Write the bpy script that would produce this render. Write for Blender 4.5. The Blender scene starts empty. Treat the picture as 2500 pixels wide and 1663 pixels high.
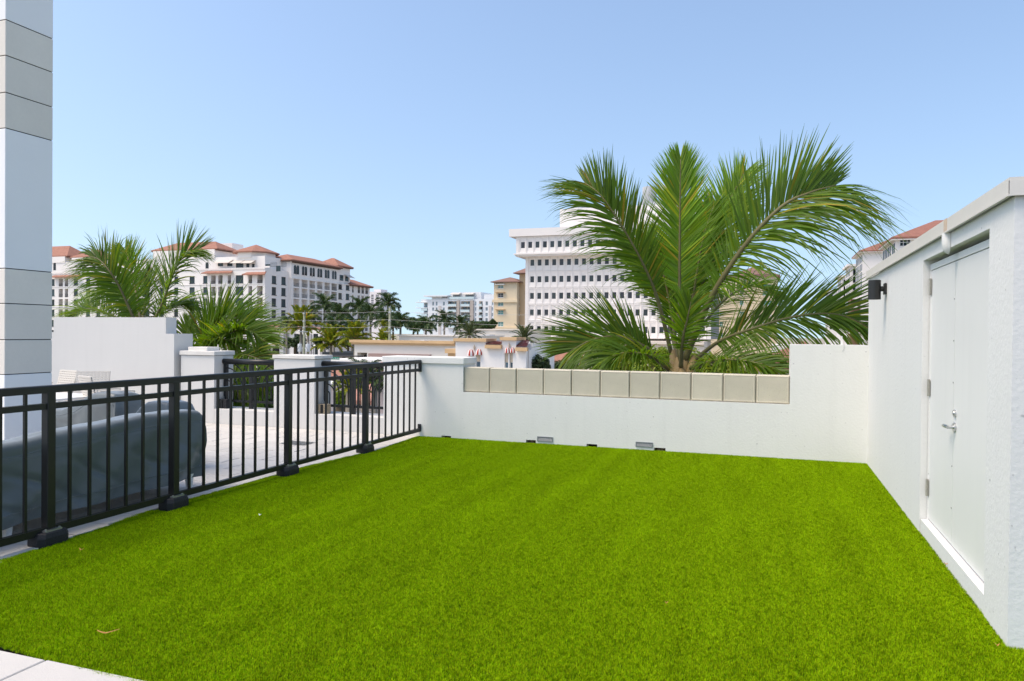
import bpy, bmesh, math, random
from mathutils import Vector, Matrix, Euler
R_ = math.radians
rnd = random.Random(7)
S = bpy.context.scene
COL = S.collection

# ------------------------------------------------------------------ camera
F_PX, YAW, PITCH, ROLL, CAM_H = 1791.8, .3364, .0098, -.0097, 1.45
W_PX, H_PX = 2500.0, 1663.0
_f = Vector((-math.sin(YAW)*math.cos(PITCH), math.cos(YAW)*math.cos(PITCH), -math.sin(PITCH)))
_r = Vector((math.cos(YAW), math.sin(YAW), 0))
_d = _f.cross(_r)
_c, _s = math.cos(ROLL), math.sin(ROLL)
_r, _d = _c*_r + _s*_d, -_s*_r + _c*_d
CAM = Vector((0, 0, CAM_H))
cam = bpy.data.objects.new('camera', bpy.data.cameras.new('camera'))
COL.objects.link(cam)
m3 = Matrix((_r, -_d, -_f)).transposed()
cam.matrix_world = Matrix.Translation(CAM) @ m3.to_4x4()
cam.data.sensor_width = 36
cam.data.lens = F_PX/W_PX*36
cam.data.clip_start = .05
cam.data.clip_end = 5000
S.camera = cam

# ------------------------------------------------------------------ sky, sun, exposure
SUN_EL, SUN_AZ = 60.0, -128.0          # azimuth clockwise from +Y, degrees
w = bpy.data.worlds.new('World'); S.world = w; w.use_nodes = True
nt = w.node_tree; bg = nt.nodes['Background']
sky = nt.nodes.new('ShaderNodeTexSky'); sky.sky_type = 'NISHITA'; sky.sun_disc = False
sky.sun_elevation = R_(SUN_EL); sky.sun_rotation = R_(SUN_AZ)
sky.altitude = 0; sky.air_density = 1.1; sky.dust_density = 2.2; sky.ozone_density = 1.2
tcw = nt.nodes.new('ShaderNodeTexCoord'); vmw = nt.nodes.new('ShaderNodeVectorMath'); vmw.operation = 'MULTIPLY_ADD'; nmw = nt.nodes.new('ShaderNodeVectorMath'); nmw.operation = 'NORMALIZE'
vmw.inputs[1].default_value = (1, 1, .75); vmw.inputs[2].default_value = (0, 0, .12)      # softens the glare band at the horizon, the same all round
nt.links.new(tcw.outputs['Generated'], vmw.inputs[0]); nt.links.new(vmw.outputs[0], nmw.inputs[0]); nt.links.new(nmw.outputs[0], sky.inputs[0])
nt.links.new(sky.outputs[0], bg.inputs[0]); bg.inputs[1].default_value = .119
sl = bpy.data.lights.new('sun', 'SUN'); sl.energy = 1.5; sl.angle = R_(28); sl.color = (1, .86, .70)
so = bpy.data.objects.new('sun', sl); COL.objects.link(so)
sd = Vector((math.sin(R_(SUN_AZ))*math.cos(R_(SUN_EL)), math.cos(R_(SUN_AZ))*math.cos(R_(SUN_EL)), math.sin(R_(SUN_EL))))
so.rotation_euler = sd.to_track_quat('Z', 'Y').to_euler(); so.location = (0, 0, 60)
S.view_settings.view_transform = 'Standard'; S.view_settings.look = 'None'
S.view_settings.gamma = 1; S.view_settings.use_curve_mapping = False
S.view_settings.exposure = 1.02
S.cycles.use_denoising = True
S.cycles.max_bounces = 8; S.cycles.diffuse_bounces = 4; S.cycles.transparent_max_bounces = 8

# ------------------------------------------------------------------ measuring helpers (pixels of the survey photo -> world)
def ray(x, y): return _f + _r*((x-W_PX/2)/F_PX) + _d*((y-H_PX/2)/F_PX)
def on_x(x, y, X): v = ray(x, y); return CAM + v*(X/v.x)
def on_y(x, y, Y): v = ray(x, y); return CAM + v*(Y/v.y)
def on_z(x, y, Z=0.): v = ray(x, y); return CAM + v*((Z-CAM_H)/v.z)
def at_d(x, y, d): return CAM + ray(x, y)*d

# ------------------------------------------------------------------ materials
def lin(r, g, b):
    f = lambda c: (c/255/12.92 if c/255 <= .04045 else ((c/255+.055)/1.055)**2.4)
    return (f(r), f(g), f(b), 1)
MATS = {}
def mat(name, col, rough=.6, spec=.3, metal=0, var=.0, vscale=4., var2=0., v2scale=60., bump=0., bscale=80., trans=0., tcol=None,
        obj_rand=0., attr=None, coat=0., streak=0., inst_noise=0., specks=0., sp_scale=38.):
    if name in MATS: return MATS[name]
    m = bpy.data.materials.new(name); m.use_nodes = True; n = m.node_tree; L = n.links
    b = n.nodes['Principled BSDF']
    b.inputs['Roughness'].default_value = rough; b.inputs['Metallic'].default_value = metal
    b.inputs['Specular IOR Level'].default_value = spec
    if coat: b.inputs['Coat Weight'].default_value = coat
    tc = n.nodes.new('ShaderNodeTexCoord')
    rgb = n.nodes.new('ShaderNodeRGB'); rgb.outputs[0].default_value = tuple(col[:3])+(1,)
    cur = rgb.outputs[0]
    def mul(cur, fac_out, lo, hi):
        mr = n.nodes.new('ShaderNodeMapRange'); mr.inputs[1].default_value = 0; mr.inputs[2].default_value = 1
        mr.inputs[3].default_value = lo; mr.inputs[4].default_value = hi; L.new(fac_out, mr.inputs[0])
        vm = n.nodes.new('ShaderNodeVectorMath'); vm.operation = 'SCALE'; L.new(cur, vm.inputs[0]); L.new(mr.outputs[0], vm.inputs[3])
        return vm.outputs[0]
    for amt, sc, det in ((var, vscale, 5), (var2, v2scale, 2)):
        if amt:
            nz = n.nodes.new('ShaderNodeTexNoise'); nz.inputs['Scale'].default_value = sc; nz.inputs['Detail'].default_value = det
            L.new(tc.outputs['Object'], nz.inputs['Vector'])
            cur = mul(cur, nz.outputs['Fac'], 1-amt, 1+amt)
    if streak:
        mpn = n.nodes.new('ShaderNodeMapping'); mpn.inputs['Scale'].default_value = (5.5, 5.5, .45); L.new(tc.outputs['Object'], mpn.inputs['Vector'])
        nz = n.nodes.new('ShaderNodeTexNoise'); nz.inputs['Scale'].default_value = 1.6; nz.inputs['Detail'].default_value = 6; L.new(mpn.outputs[0], nz.inputs['Vector'])
        mr0 = n.nodes.new('ShaderNodeMapRange'); mr0.inputs[1].default_value = .50; mr0.inputs[2].default_value = .78; L.new(nz.outputs['Fac'], mr0.inputs[0])
        cur = mul(cur, mr0.outputs[0], 1, 1-streak)
    if specks:
        nz = n.nodes.new('ShaderNodeTexNoise'); nz.inputs['Scale'].default_value = sp_scale; nz.inputs['Detail'].default_value = 1; L.new(tc.outputs['Object'], nz.inputs['Vector'])
        mr0 = n.nodes.new('ShaderNodeMapRange'); mr0.inputs[1].default_value = .72; mr0.inputs[2].default_value = .80; L.new(nz.outputs['Fac'], mr0.inputs[0])
        cur = mul(cur, mr0.outputs[0], 1, 1-specks)
    if inst_noise:
        oi2 = n.nodes.new('ShaderNodeObjectInfo'); mpn = n.nodes.new('ShaderNodeMapping'); mpn.inputs['Scale'].default_value = (3.2, .42, 1); L.new(oi2.outputs['Location'], mpn.inputs['Vector'])
        nz = n.nodes.new('ShaderNodeTexNoise'); nz.inputs['Scale'].default_value = 1.5; nz.inputs['Detail'].default_value = 4; L.new(mpn.outputs[0], nz.inputs['Vector'])
        cur = mul(cur, nz.outputs['Fac'], 1-inst_noise, 1+inst_noise)
    if obj_rand:
        oi = n.nodes.new('ShaderNodeObjectInfo'); cur = mul(cur, oi.outputs['Random'], 1-obj_rand, 1+obj_rand)
    if attr:
        at = n.nodes.new('ShaderNodeAttribute'); at.attribute_name = attr
        vm = n.nodes.new('ShaderNodeVectorMath'); vm.operation = 'MULTIPLY'; L.new(cur, vm.inputs[0]); L.new(at.outputs['Color'], vm.inputs[1]); cur = vm.outputs[0]
    L.new(cur, b.inputs['Base Color'])
    if bump:
        nz = n.nodes.new('ShaderNodeTexNoise'); nz.inputs['Scale'].default_value = bscale; nz.inputs['Detail'].default_value = 4
        L.new(tc.outputs['Object'], nz.inputs['Vector'])
        bp = n.nodes.new('ShaderNodeBump'); bp.inputs['Strength'].default_value = bump; bp.inputs['Distance'].default_value = .01
        L.new(nz.outputs['Fac'], bp.inputs['Height']); L.new(bp.outputs[0], b.inputs['Normal'])
    if trans:
        out = n.nodes['Material Output']; tr = n.nodes.new('ShaderNodeBsdfTranslucent'); mx = n.nodes.new('ShaderNodeMixShader')
        mx.inputs[0].default_value = trans
        if tcol:
            vm = n.nodes.new('ShaderNodeVectorMath'); vm.operation = 'MULTIPLY'; L.new(cur, vm.inputs[0]); vm.inputs[1].default_value = tcol
            L.new(vm.outputs[0], tr.inputs[0])
        else: L.new(cur, tr.inputs[0])
        L.new(b.outputs[0], mx.inputs[1]); L.new(tr.outputs[0], mx.inputs[2]); L.new(mx.outputs[0], out.inputs[0])
    MATS[name] = m; return m

# ------------------------------------------------------------------ mesh building
class MB:
    def __init__(s): s.v = []; s.f = []; s.m = []; s.c = None
    def add(s, vs, fs, mi=0):
        o = len(s.v); s.v += [tuple(p) for p in vs]; s.f += [tuple(i+o for i in f) for f in fs]; s.m += [mi]*len(fs)
    def box(s, x0, x1, y0, y1, z0, z1, mi=0):
        if x0 > x1: x0, x1 = x1, x0
        if y0 > y1: y0, y1 = y1, y0
        if z0 > z1: z0, z1 = z1, z0
        s.add([(x0,y0,z0),(x1,y0,z0),(x1,y1,z0),(x0,y1,z0),(x0,y0,z1),(x1,y0,z1),(x1,y1,z1),(x0,y1,z1)],
              [(0,3,2,1),(4,5,6,7),(0,1,5,4),(1,2,6,5),(2,3,7,6),(3,0,4,7)], mi)
    def bbox(s, x0, x1, y0, y1, z0, z1, b=.01, mi=0):
        """box with chamfered vertical edges and a chamfered top"""
        def ring(e, z): return [(x0+e+b,y0+e,z),(x1-e-b,y0+e,z),(x1-e,y0+e+b,z),(x1-e,y1-e-b,z),(x1-e-b,y1-e,z),(x0+e+b,y1-e,z),(x0+e,y1-e-b,z),(x0+e,y0+e+b,z)]
        vs = ring(0, z0)+ring(0, z1-b)+ring(b, z1); fs = [tuple(range(7,-1,-1)), tuple(range(16,24))]
        for k in (0, 8):
            for i in range(8): j = (i+1) % 8; fs.append((k+i, k+j, k+8+j, k+8+i))
        s.add(vs, fs, mi)
    def tube(s, pts, rad, n=8, mi=0, cap=True):
        pts = [Vector(p) for p in pts]; rads = rad if isinstance(rad, (list, tuple)) else [rad]*len(pts)
        o = len(s.v); up = None
        for i, p in enumerate(pts):
            t = (pts[min(i+1, len(pts)-1)]-pts[max(i-1, 0)]).normalized()
            if up is None: up = Vector((0,0,1)) if abs(t.z) < .9 else Vector((1,0,0))
            a = t.cross(up).normalized(); b = a.cross(t).normalized(); up = b
            for k in range(n):
                an = 2*math.pi*k/n; s.v.append(tuple(p+(a*math.cos(an)+b*math.sin(an))*rads[i]))
        for i in range(len(pts)-1):
            for k in range(n):
                j = (k+1) % n; s.f.append((o+i*n+k, o+i*n+j, o+(i+1)*n+j, o+(i+1)*n+k)); s.m.append(mi)
        if cap:
            s.f.append(tuple(o+k for k in range(n-1,-1,-1))); s.m.append(mi)
            e = o+(len(pts)-1)*n; s.f.append(tuple(e+k for k in range(n))); s.m.append(mi)
    def bar(s, a, b, wx, wy, mi=0):
        """square bar from a to b"""
        a = Vector(a); b = Vector(b); t = (b-a).normalized()
        up = Vector((0,0,1)) if abs(t.z) < .9 else Vector((0,1,0))
        e = t.cross(up).normalized()*wx/2; g = t.cross(e).normalized()*wy/2
        vs = [a-e-g, a+e-g, a+e+g, a-e+g, b-e-g, b+e-g, b+e+g, b-e+g]
        s.add(vs, [(0,1,2,3),(7,6,5,4),(0,4,5,1),(1,5,6,2),(2,6,7,3),(3,7,4,0)], mi)
    def prism(s, poly, z0, z1, mi=0):
        n = len(poly); s.add([(x,y,z0) for x,y in poly]+[(x,y,z1) for x,y in poly],
            [tuple(range(n-1,-1,-1)), tuple(range(n,2*n))]+[(i,(i+1)%n,n+(i+1)%n,n+i) for i in range(n)], mi)
    def hip(s, x0, x1, y0, y1, ze, zr, over=0., mi=0, th=.25):
        """hip roof over a rectangle, ridge along the longer side"""
        x0-=over; x1+=over; y0-=over; y1+=over
        if (x1-x0) >= (y1-y0): h = (y1-y0)/2; r = [(x0+h,y0+h,zr),(x1-h,y0+h,zr)]; fs = [(0,1,5,4),(1,2,5),(2,3,4,5),(3,0,4)]
        else: h = (x1-x0)/2; r = [(x0+h,y0+h,zr),(x0+h,y1-h,zr)]; fs = [(0,1,4),(1,2,5,4),(2,3,5),(3,0,4,5)]
        vs = [(x0,y0,ze),(x1,y0,ze),(x1,y1,ze),(x0,y1,ze)]+r+[(x0,y0,ze-th),(x1,y0,ze-th),(x1,y1,ze-th),(x0,y1,ze-th)]
        s.add(vs, fs+[(6,9,8,7),(6,7,1,0),(7,8,2,1),(8,9,3,2),(9,6,0,3)], mi)
    def mesh(s, name, mats, smooth=False, off=(0,0,0), fix=False):
        me = bpy.data.meshes.new(name); ox, oy, oz = off
        me.from_pydata([(x-ox, y-oy, z-oz) for x, y, z in s.v], [], s.f)
        for m in (mats if isinstance(mats, (list, tuple)) else [mats]): me.materials.append(m)
        me.polygons.foreach_set('material_index', s.m)
        if smooth: me.polygons.foreach_set('use_smooth', [True]*len(me.polygons))
        me.update()
        if fix:
            bm = bmesh.new(); bm.from_mesh(me); bmesh.ops.recalc_face_normals(bm, faces=bm.faces); bm.to_mesh(me); bm.free()
        if s.c is not None:
            ca = me.color_attributes.new('tint', 'FLOAT_COLOR', 'POINT')
            flat = [q for c in s.c for q in (c if len(c) == 4 else (*c, 1))]; ca.data.foreach_set('color', flat)
        return me
    def build(s, name, mats, parent=None, smooth=False, fix=False):
        off = root_loc(parent) if parent else (0,0,0)
        return link(name, s.mesh(name, mats, smooth, off, fix), parent)
def link(name, data, parent=None):
    o = bpy.data.objects.new(name, data); COL.objects.link(o)
    if parent: o.parent = parent
    return o
def root_loc(o):
    v = Vector((0,0,0))
    while o: v = v + o.location; o = o.parent
    return v
def tag(o, label, cat, group=None):
    o['label'] = label; o['category'] = cat
    if group: o['group'] = group
    return o
def thing(name, label, cat, loc=(0,0,0), group=None):
    o = bpy.data.objects.new(name, None); COL.objects.link(o); o.location = loc
    o.empty_display_size = .2
    return tag(o, label, cat, group)
def kind(o, k): o['kind'] = k; return o
def inst(mesh, name, parent, loc, rot=(0,0,0), scale=(1,1,1)):
    """an object sharing mesh data, at a world place, under an unrotated parent"""
    o = link(name, mesh, parent); o.location = Vector(loc) - (root_loc(parent) if parent else Vector((0,0,0)))
    o.rotation_euler = rot; o.scale = scale; return o
def cat_rom(P, n=24):
    P = [Vector(p) for p in P]; P = [2*P[0]-P[1]] + P + [2*P[-1]-P[-2]]; out = []
    segs = len(P)-3
    for k in range(n+1):
        t = k/n*segs; i = min(int(t), segs-1); t -= i
        a, b, c, d = P[i:i+4]
        out.append(.5*((2*b)+(c-a)*t+(2*a-5*b+4*c-d)*t*t+(3*b-a-3*c+d)*t**3))
    return out

# facade frames: 'Y' faces -Y at Y=c, 'X+' faces +X at X=c, 'X-' faces -X at X=c
class Fac:
    ROT = {'Y': 0, 'X+': math.pi/2, 'X-': -math.pi/2}
    def __init__(s, k, c): s.k = k; s.c = c
    def P(s, u, d, z): return (u, s.c+d, z) if s.k == 'Y' else ((s.c-d, u, z) if s.k == 'X+' else (s.c+d, u, z))
    def px(s, x, y):
        if s.k == 'Y': p = on_y(x, y, s.c); return p.x, p.z
        p = on_x(x, y, s.c); return p.y, p.z
    def u(s, x, y=760): return s.px(x, y)[0]
    def box(s, mb, u0, u1, z0, z1, d0, d1, mi=0):
        a = s.P(u0, d0, z0); b = s.P(u1, d1, z1); mb.box(a[0], b[0], a[1], b[1], a[2], b[2], mi)
    def wall(s, mb, u0, u1, z0, z1, d0, d1, holes, mi=0):
        """slab with rectangular holes (u0,u1,z0,z1), built of butted boxes"""
        if u0 > u1: u0, u1 = u1, u0
        hs = [(min(a,b), max(a,b), min(c,d), max(c,d)) for a,b,c,d in holes]
        zs = sorted({z0, z1, *[min(max(q, z0), z1) for h in hs for q in h[2:]]})
        for za, zb in zip(zs, zs[1:]):
            if zb-za < 1e-4: continue
            zc = (za+zb)/2; cut = sorted((h[0], h[1]) for h in hs if h[2] < zc < h[3]); u = u0
            for a, b in cut:
                if a > u+1e-4: s.box(mb, u, min(a, u1), za, zb, d0, d1, mi)
                u = max(u, b)
            if u < u1-1e-4: s.box(mb, u, u1, za, zb, d0, d1, mi)
WC = {}
def window(root, fac, u0, u1, z0, z1, dep, frame, glass, nv=1, nh=0, bar=.07, sill=False, th=.08):
    """window part (frame with mullions) and its pane as sub-part, sharing meshes between alike windows"""
    w_, h_ = round(abs(u1-u0), 2), round(abs(z1-z0), 2); key = (w_, h_, nv, nh, frame.name, glass.name, sill, bar, th)
    if key not in WC:
        a, b = w_/2, h_/2; f = MB()
        f.box(-a, a, -th/2, th/2, -b, -b+bar); f.box(-a, a, -th/2, th/2, b-bar, b)
        f.box(-a, -a+bar, -th/2, th/2, -b+bar, b-bar); f.box(a-bar, a, -th/2, th/2, -b+bar, b-bar)
        for i in range(nv):
            x = -a+(i+1)*w_/(nv+1); f.box(x-bar/3, x+bar/3, -th/2+.01, th/2-.01, -b+bar, b-bar)
        for i in range(nh):
            z = -b+(i+1)*h_/(nh+1); f.box(-a+bar, a-bar, -th/2+.012, th/2-.012, z-bar/3, z+bar/3)
        if sill: f.box(-a-.12, a+.12, -th/2-.28, th/2, -b-.14, -b-.003)
        g = MB(); g.box(-a+bar*.6, a-bar*.6, -.012, .012, -b+bar*.6, b-bar*.6)
        WC[key] = (f.mesh('window', frame), g.mesh('pane', glass))
    f, g = WC[key]
    o = inst(f, 'window', root, fac.P((u0+u1)/2, dep, (z0+z1)/2), (0, 0, Fac.ROT[fac.k]))
    p = link('pane', g, o); return o
# ================================================================== TERRACE
Z_STREET = -8.6
M_stucco = mat('white_stucco', (.73,.725,.705), .75, .25, var=.03, vscale=1.3, bump=.22, bscale=42, streak=.03, specks=.35, sp_scale=30)
M_paint = mat('wall_paint', (.78,.77,.73), .7, .25, var=.045, vscale=1.1, var2=.02, v2scale=14, bump=.22, bscale=40, streak=.035, specks=.35, sp_scale=30)
M_warm = mat('warm_wall_paint', (.66,.645,.615), .7, .25, var=.04, vscale=1.2, bump=.15, bscale=40, streak=.025)
M_cap = mat('cast_cap', (.72,.69,.64), .8, .2, var=.14, vscale=7, var2=.05, v2scale=40, bump=.2)
M_conc = mat('panel_concrete', (.57,.52,.41), .8, .2, specks=.5, sp_scale=44, var=.14, vscale=5, var2=.05, v2scale=70, bump=.25, bscale=90, obj_rand=.05)
M_black = mat('black_metal', (.008,.009,.010), .38, .4, var=.2, vscale=8)
M_rub = mat('recycled_rubber', (.016,.016,.019), .55, .35, var=.25, vscale=30, bump=.5, bscale=160)
M_zinc = mat('zinc_plate', (.36,.37,.37), .4, .5, .8, var=.25, vscale=40)
M_steel = mat('satin_steel', (.55,.56,.56), .28, .5, 1.0)
M_paver = mat('paver_concrete', (.58,.555,.515), .85, .2, var=.07, vscale=3, var2=.06, v2scale=160, bump=.35, bscale=220, obj_rand=.05)
M_sub = mat('deck_bed', (.07,.06,.05), .9, .1, var=.2, vscale=12)
M_beige = mat('beige_block', (.78,.725,.645), .75, .2, var=.07, vscale=3, var2=.03, v2scale=30, bump=.15, bscale=60, obj_rand=.03)
M_pwhite = mat('pillar_white', (.88,.87,.86), .7, .25, var=.03, vscale=2, bump=.1, bscale=40)
M_cover = mat('cover_fabric', (.125,.148,.158), .45, .45, var=.10, vscale=5, bump=.6, bscale=7)
_pb = M_cover.node_tree.nodes['Principled BSDF']; _pb.inputs['Sheen Weight'].default_value = .7; _pb.inputs['Sheen Roughness'].default_value = .35
M_white = mat('white_powdercoat', (.80,.79,.77), .4, .4)
M_dark = mat('dark_void', (.035,.03,.024), .9, .1, var=.4, vscale=20)
M_rub2 = mat('slot_rubble', (.20,.13,.09), .9, .1, var=.6, vscale=25)
M_vent = mat('aluminium_vent', (.25,.27,.28), .5, .5, .3)
M_leafdry = mat('dry_leaf', (.42,.20,.06), .7, .2, var=.3, vscale=40)


# podium under the terrace and its floor bed
pod = MB(); pod.box(-14, 6, -3, 9.69, Z_STREET, -.06)
podium = tag(pod.build('podium_building', mat('podium_paint', (.62,.59,.53), .8, var=.06, vscale=.6)), 'cream podium building under the terrace', 'building')
fl = MB(); fl.box(-13.9, 5.9, -2.9, 9.66, -.058, -.034)
floor = kind(fl.build('terrace_floor', M_sub), 'structure')

TURF = [(1.0785,9.262),(-4.62,9.262),(-4.60,8.97),(-4.53,7.96),(-4.62,7.28),(-4.69,6.6),(-4.675,5.74),(-4.685,5.17),(-4.676,4.74),(-4.67,4.47),(-4.59,4.1),(-4.569,3.79),(-4.54,3.44),(-4.519,3.27),(-4.3,2.85),
        (-3.8,2.5),(-3.29,2.385),(-2.9,2.355),(-2.5,2.325),(-1.2,2.15),(0,2.0),(2.6,2.0),(2.6,4.02),(1.0785,4.02)]
def inside(x, y, poly):
    c = False; j = len(poly)-1
    for i in range(len(poly)):
        xi, yi = poly[i]; xj, yj = poly[j]
        if (yi > y) != (yj > y) and x < (xj-xi)*(y-yi)/(yj-yi)+xi: c = not c
        j = i
    return c
def edge_x(y):
    P = [(q[1], q[0]) for q in TURF[1:16]][::-1]
    for (a, xa), (b_, xb) in zip(P, P[1:]):
        if a <= y <= b_: return xa+(xb-xa)*(y-a)/(b_-a)
    return -4.5
# pavers, running bond, each a piece of the floor
pm = []
for k in range(3):
    b = MB(); b.bbox(-.2935, .2935, -.1435, .1435, -.03, 0, .004); pm.append(b.mesh('paver', M_paver))
np_ = 0
for row in range(-5, 26):
    y = 1.91 + row*.3
    if y > 9.2: break
    for c in range(-14, 6):
        x = -2.67 + c*.6 + (0 if row % 2 else .3)
        if x < -12.0 or x > -.6: continue
        if x > -4.0 and y > 2.3: continue
        if y < 1.2 and x < -4.9: continue
        if y < 1.5: continue
        x0, x1 = x-.3, x+.3; xe = edge_x(y)-.004 if y > 2.6 else 9
        if x0 > xe-.06: continue
        sx_ = 1.
        if x1 > xe: sx_ = (xe-x0)/.6; x = (x0+xe)/2
        o = inst(pm[np_ % 3], 'paver', floor, (x, y, rnd.uniform(-.0015, .0015)), (0, 0, 0 if rnd.random() < .5 else math.pi), (sx_, 1, 1)); np_ += 1
# drain grate let into the pavers
dg = thing('drain_grate', 'square metal drain grate let into the pale pavers behind the fence', 'drain grate', (-5.735, 8.04, 0))
b = MB(); b.box(-5.92,-5.55,7.91,7.93,-.012,.005); b.box(-5.92,-5.55,8.15,8.17,-.012,.005); b.box(-5.92,-5.90,7.93,8.15,-.012,.005); b.box(-5.57,-5.55,7.93,8.15,-.012,.005); b.build('frame', M_zinc, dg)
b = MB(); b.box(-5.90,-5.57,7.93,8.15,.0015,.0025); b.build('sump', M_dark, dg)
sm = MB(); sm.box(-.006,.006,-.11,.11,-.008,0); sm = sm.mesh('slat', M_zinc)
for i in range(13): inst(sm, 'slat', dg, (-5.888+i*.0255, 8.04, .012))

# ------------------------------------------------------------------ turf
tb = MB(); n = len(TURF); tb.add([(x,y,-.009) for x,y in TURF], [tuple(range(n))]); 
turf_base = kind(tb.build('turf_base', mat('turf_backing', (.035,.07,.006), .9, .05, var=.4, vscale=200)), 'structure')
M_turf = mat('turf_blade', (.215,.355,.001), .65, .05, attr='tint', inst_noise=.28, obj_rand=.10, trans=.2, tcol=(1.1,1.25,.2))
FEET_Y = (3.62, 4.73, 6.245, 7.757)
def in_foot(x, y):
    return any(-4.675 < x < -4.515 and fy-.11 < y < fy+.11 for fy in FEET_Y)
tf = MB(); tf.c = []
def blade(mb, x, y, h, ang, lean, wd, col):
    c, s = math.cos(ang), math.sin(ang); px, py = -s, c
    pts = [(0, 0), (lean*.35, h*.55), (lean, h)]
    vs = []
    for (l, z), w_ in zip(pts[:2], (wd, wd*.85)):
        vs += [(x+c*l-px*w_/2, y+s*l-py*w_/2, z), (x+c*l+px*w_/2, y+s*l+py*w_/2, z)]
    l, z = pts[2]; vs.append((x+c*l, y+s*l, z))
    mb.add(vs, [(0,1,3,2),(2,3,4)]); mb.c += [col]*5
tr = random.Random(3)
for i in range(30):
    a = tr.uniform(0, 6.283); r = .017*math.sqrt(tr.random()); k = tr.random()
    g = tr.uniform(.4, 1.55)
    col = (g*tr.uniform(.85,1.2), g, g) if k > .12 else ((1.7, 1.2, 8) if k > .05 else (.3,.4,.6))
    blade(tf, r*math.cos(a), r*math.sin(a), tr.uniform(.009, .019)*(.6 if k < .12 else 1), tr.uniform(0,6.283), tr.uniform(.001,.011), tr.uniform(.0015,.0025), col)
NT = len(tf.v)
step = .0165; ny = 0; y = 1.95
while y < 9.27:
    x = -4.7
    while x < 2.65:
        qx, qy = x+tr.uniform(-.008,.008), y+tr.uniform(-.008,.008)
        if inside(qx, qy, TURF) and not in_foot(qx, qy) and not (qx > 1.9 and qy > 3):
            tf.v.append((qx, qy, -.008)); tf.c.append((1,1,1))
        x += step
    y += step
turf_me = tf.mesh('turf', M_turf)
at_ = turf_me.attributes.new('is_tuft', 'BOOLEAN', 'POINT'); at_.data.foreach_set('value', [i < NT for i in range(len(tf.v))])
turf = kind(link('artificial_turf', turf_me), 'stuff')
turf['label'] = 'bright green artificial turf lawn between the fence and the white walls'
ng = bpy.data.node_groups.new('tufts', 'GeometryNodeTree')
ng.interface.new_socket('Geometry', in_out='INPUT', socket_type='NodeSocketGeometry'); ng.interface.new_socket('Geometry', in_out='OUTPUT', socket_type='NodeSocketGeometry')
N = ng.nodes.new; gi = N('NodeGroupInput'); go = N('NodeGroupOutput')
na = N('GeometryNodeInputNamedAttribute'); na.data_type = 'BOOLEAN'; na.inputs[0].default_value = 'is_tuft'
sp = N('GeometryNodeSeparateGeometry'); sp.domain = 'POINT'
ip = N('GeometryNodeInstanceOnPoints'); mp = N('GeometryNodeMeshToPoints')
rv = N('FunctionNodeRandomValue'); rv.data_type = 'FLOAT_VECTOR'; rv.inputs[0].default_value = (-.12,-.12,0); rv.inputs[1].default_value = (.12,.12,6.283)
rs = N('FunctionNodeRandomValue'); rs.data_type = 'FLOAT'; rs.inputs[2].default_value = .8; rs.inputs[3].default_value = 1.15; rs.inputs['Seed'].default_value = 5
lk = ng.links.new
lk(gi.outputs[0], sp.inputs[0]); lk(na.outputs[0], sp.inputs[1]); lk(sp.outputs[1], mp.inputs[0]); lk(mp.outputs[0], ip.inputs[0]); lk(sp.outputs[0], ip.inputs['Instance'])
e2r = N('FunctionNodeEulerToRotation'); lk(rv.outputs[0], e2r.inputs[0]); lk(e2r.outputs[0], ip.inputs['Rotation']); lk(rs.outputs[1], ip.inputs['Scale']); lk(ip.outputs[0], go.inputs[0])
md = turf.modifiers.new('tufts', 'NODES'); md.node_group = ng

# ------------------------------------------------------------------ back parapet wall with concrete panels
YB = 9.26; YBK = 9.69
FB = Fac('Y', YB)
bw = thing('parapet_wall', 'white painted parapet wall at the back of the turf, notched for grey concrete panels', 'wall', (-1.4, YB, 0))
slots = [(-4.258,-4.115,.026,0),(-3.028,-2.891,.038,1),(-2.204,-2.064,.032,0),(-1.338,-1.196,.036,1)]
holes = [(a, b_, -.05, h) for a, b_, h, _ in slots]
b = MB()
XP0, XP1, ZP0, ZP1 = -3.942, .244, .64, .982
FB.wall(b, -5.168, 1.0785, -.05, ZP0, 0, .12, holes)
FB.box(b, -5.168, 1.0785, -.05, ZP0, .1201, .43)
FB.box(b, -5.168, XP0, ZP0, 1.022, 0, .43)
FB.box(b, XP1, 1.0785, ZP0, 1.351, 0, .43)
b.build('wall_body', M_paint, bw)
b = MB(); b.bbox(-5.188, -3.924, YB-.022, YBK+.02, 1.024, 1.108, .006); b.build('cap', M_paint, bw)
b = MB(); b.box(XP0+.001, XP1-.001, YB+.075, YBK-.03, ZP0+.001, ZP1-.035); b.build('panel_backing', mat('joint_grey', (.40,.37,.30), .9, var=.2, vscale=10), bw)
NPN = 11; pw = (XP1-XP0)/NPN
b = MB(); hw = pw/2-.0045; hz = (ZP1-ZP0)/2-.004; e = .012
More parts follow.
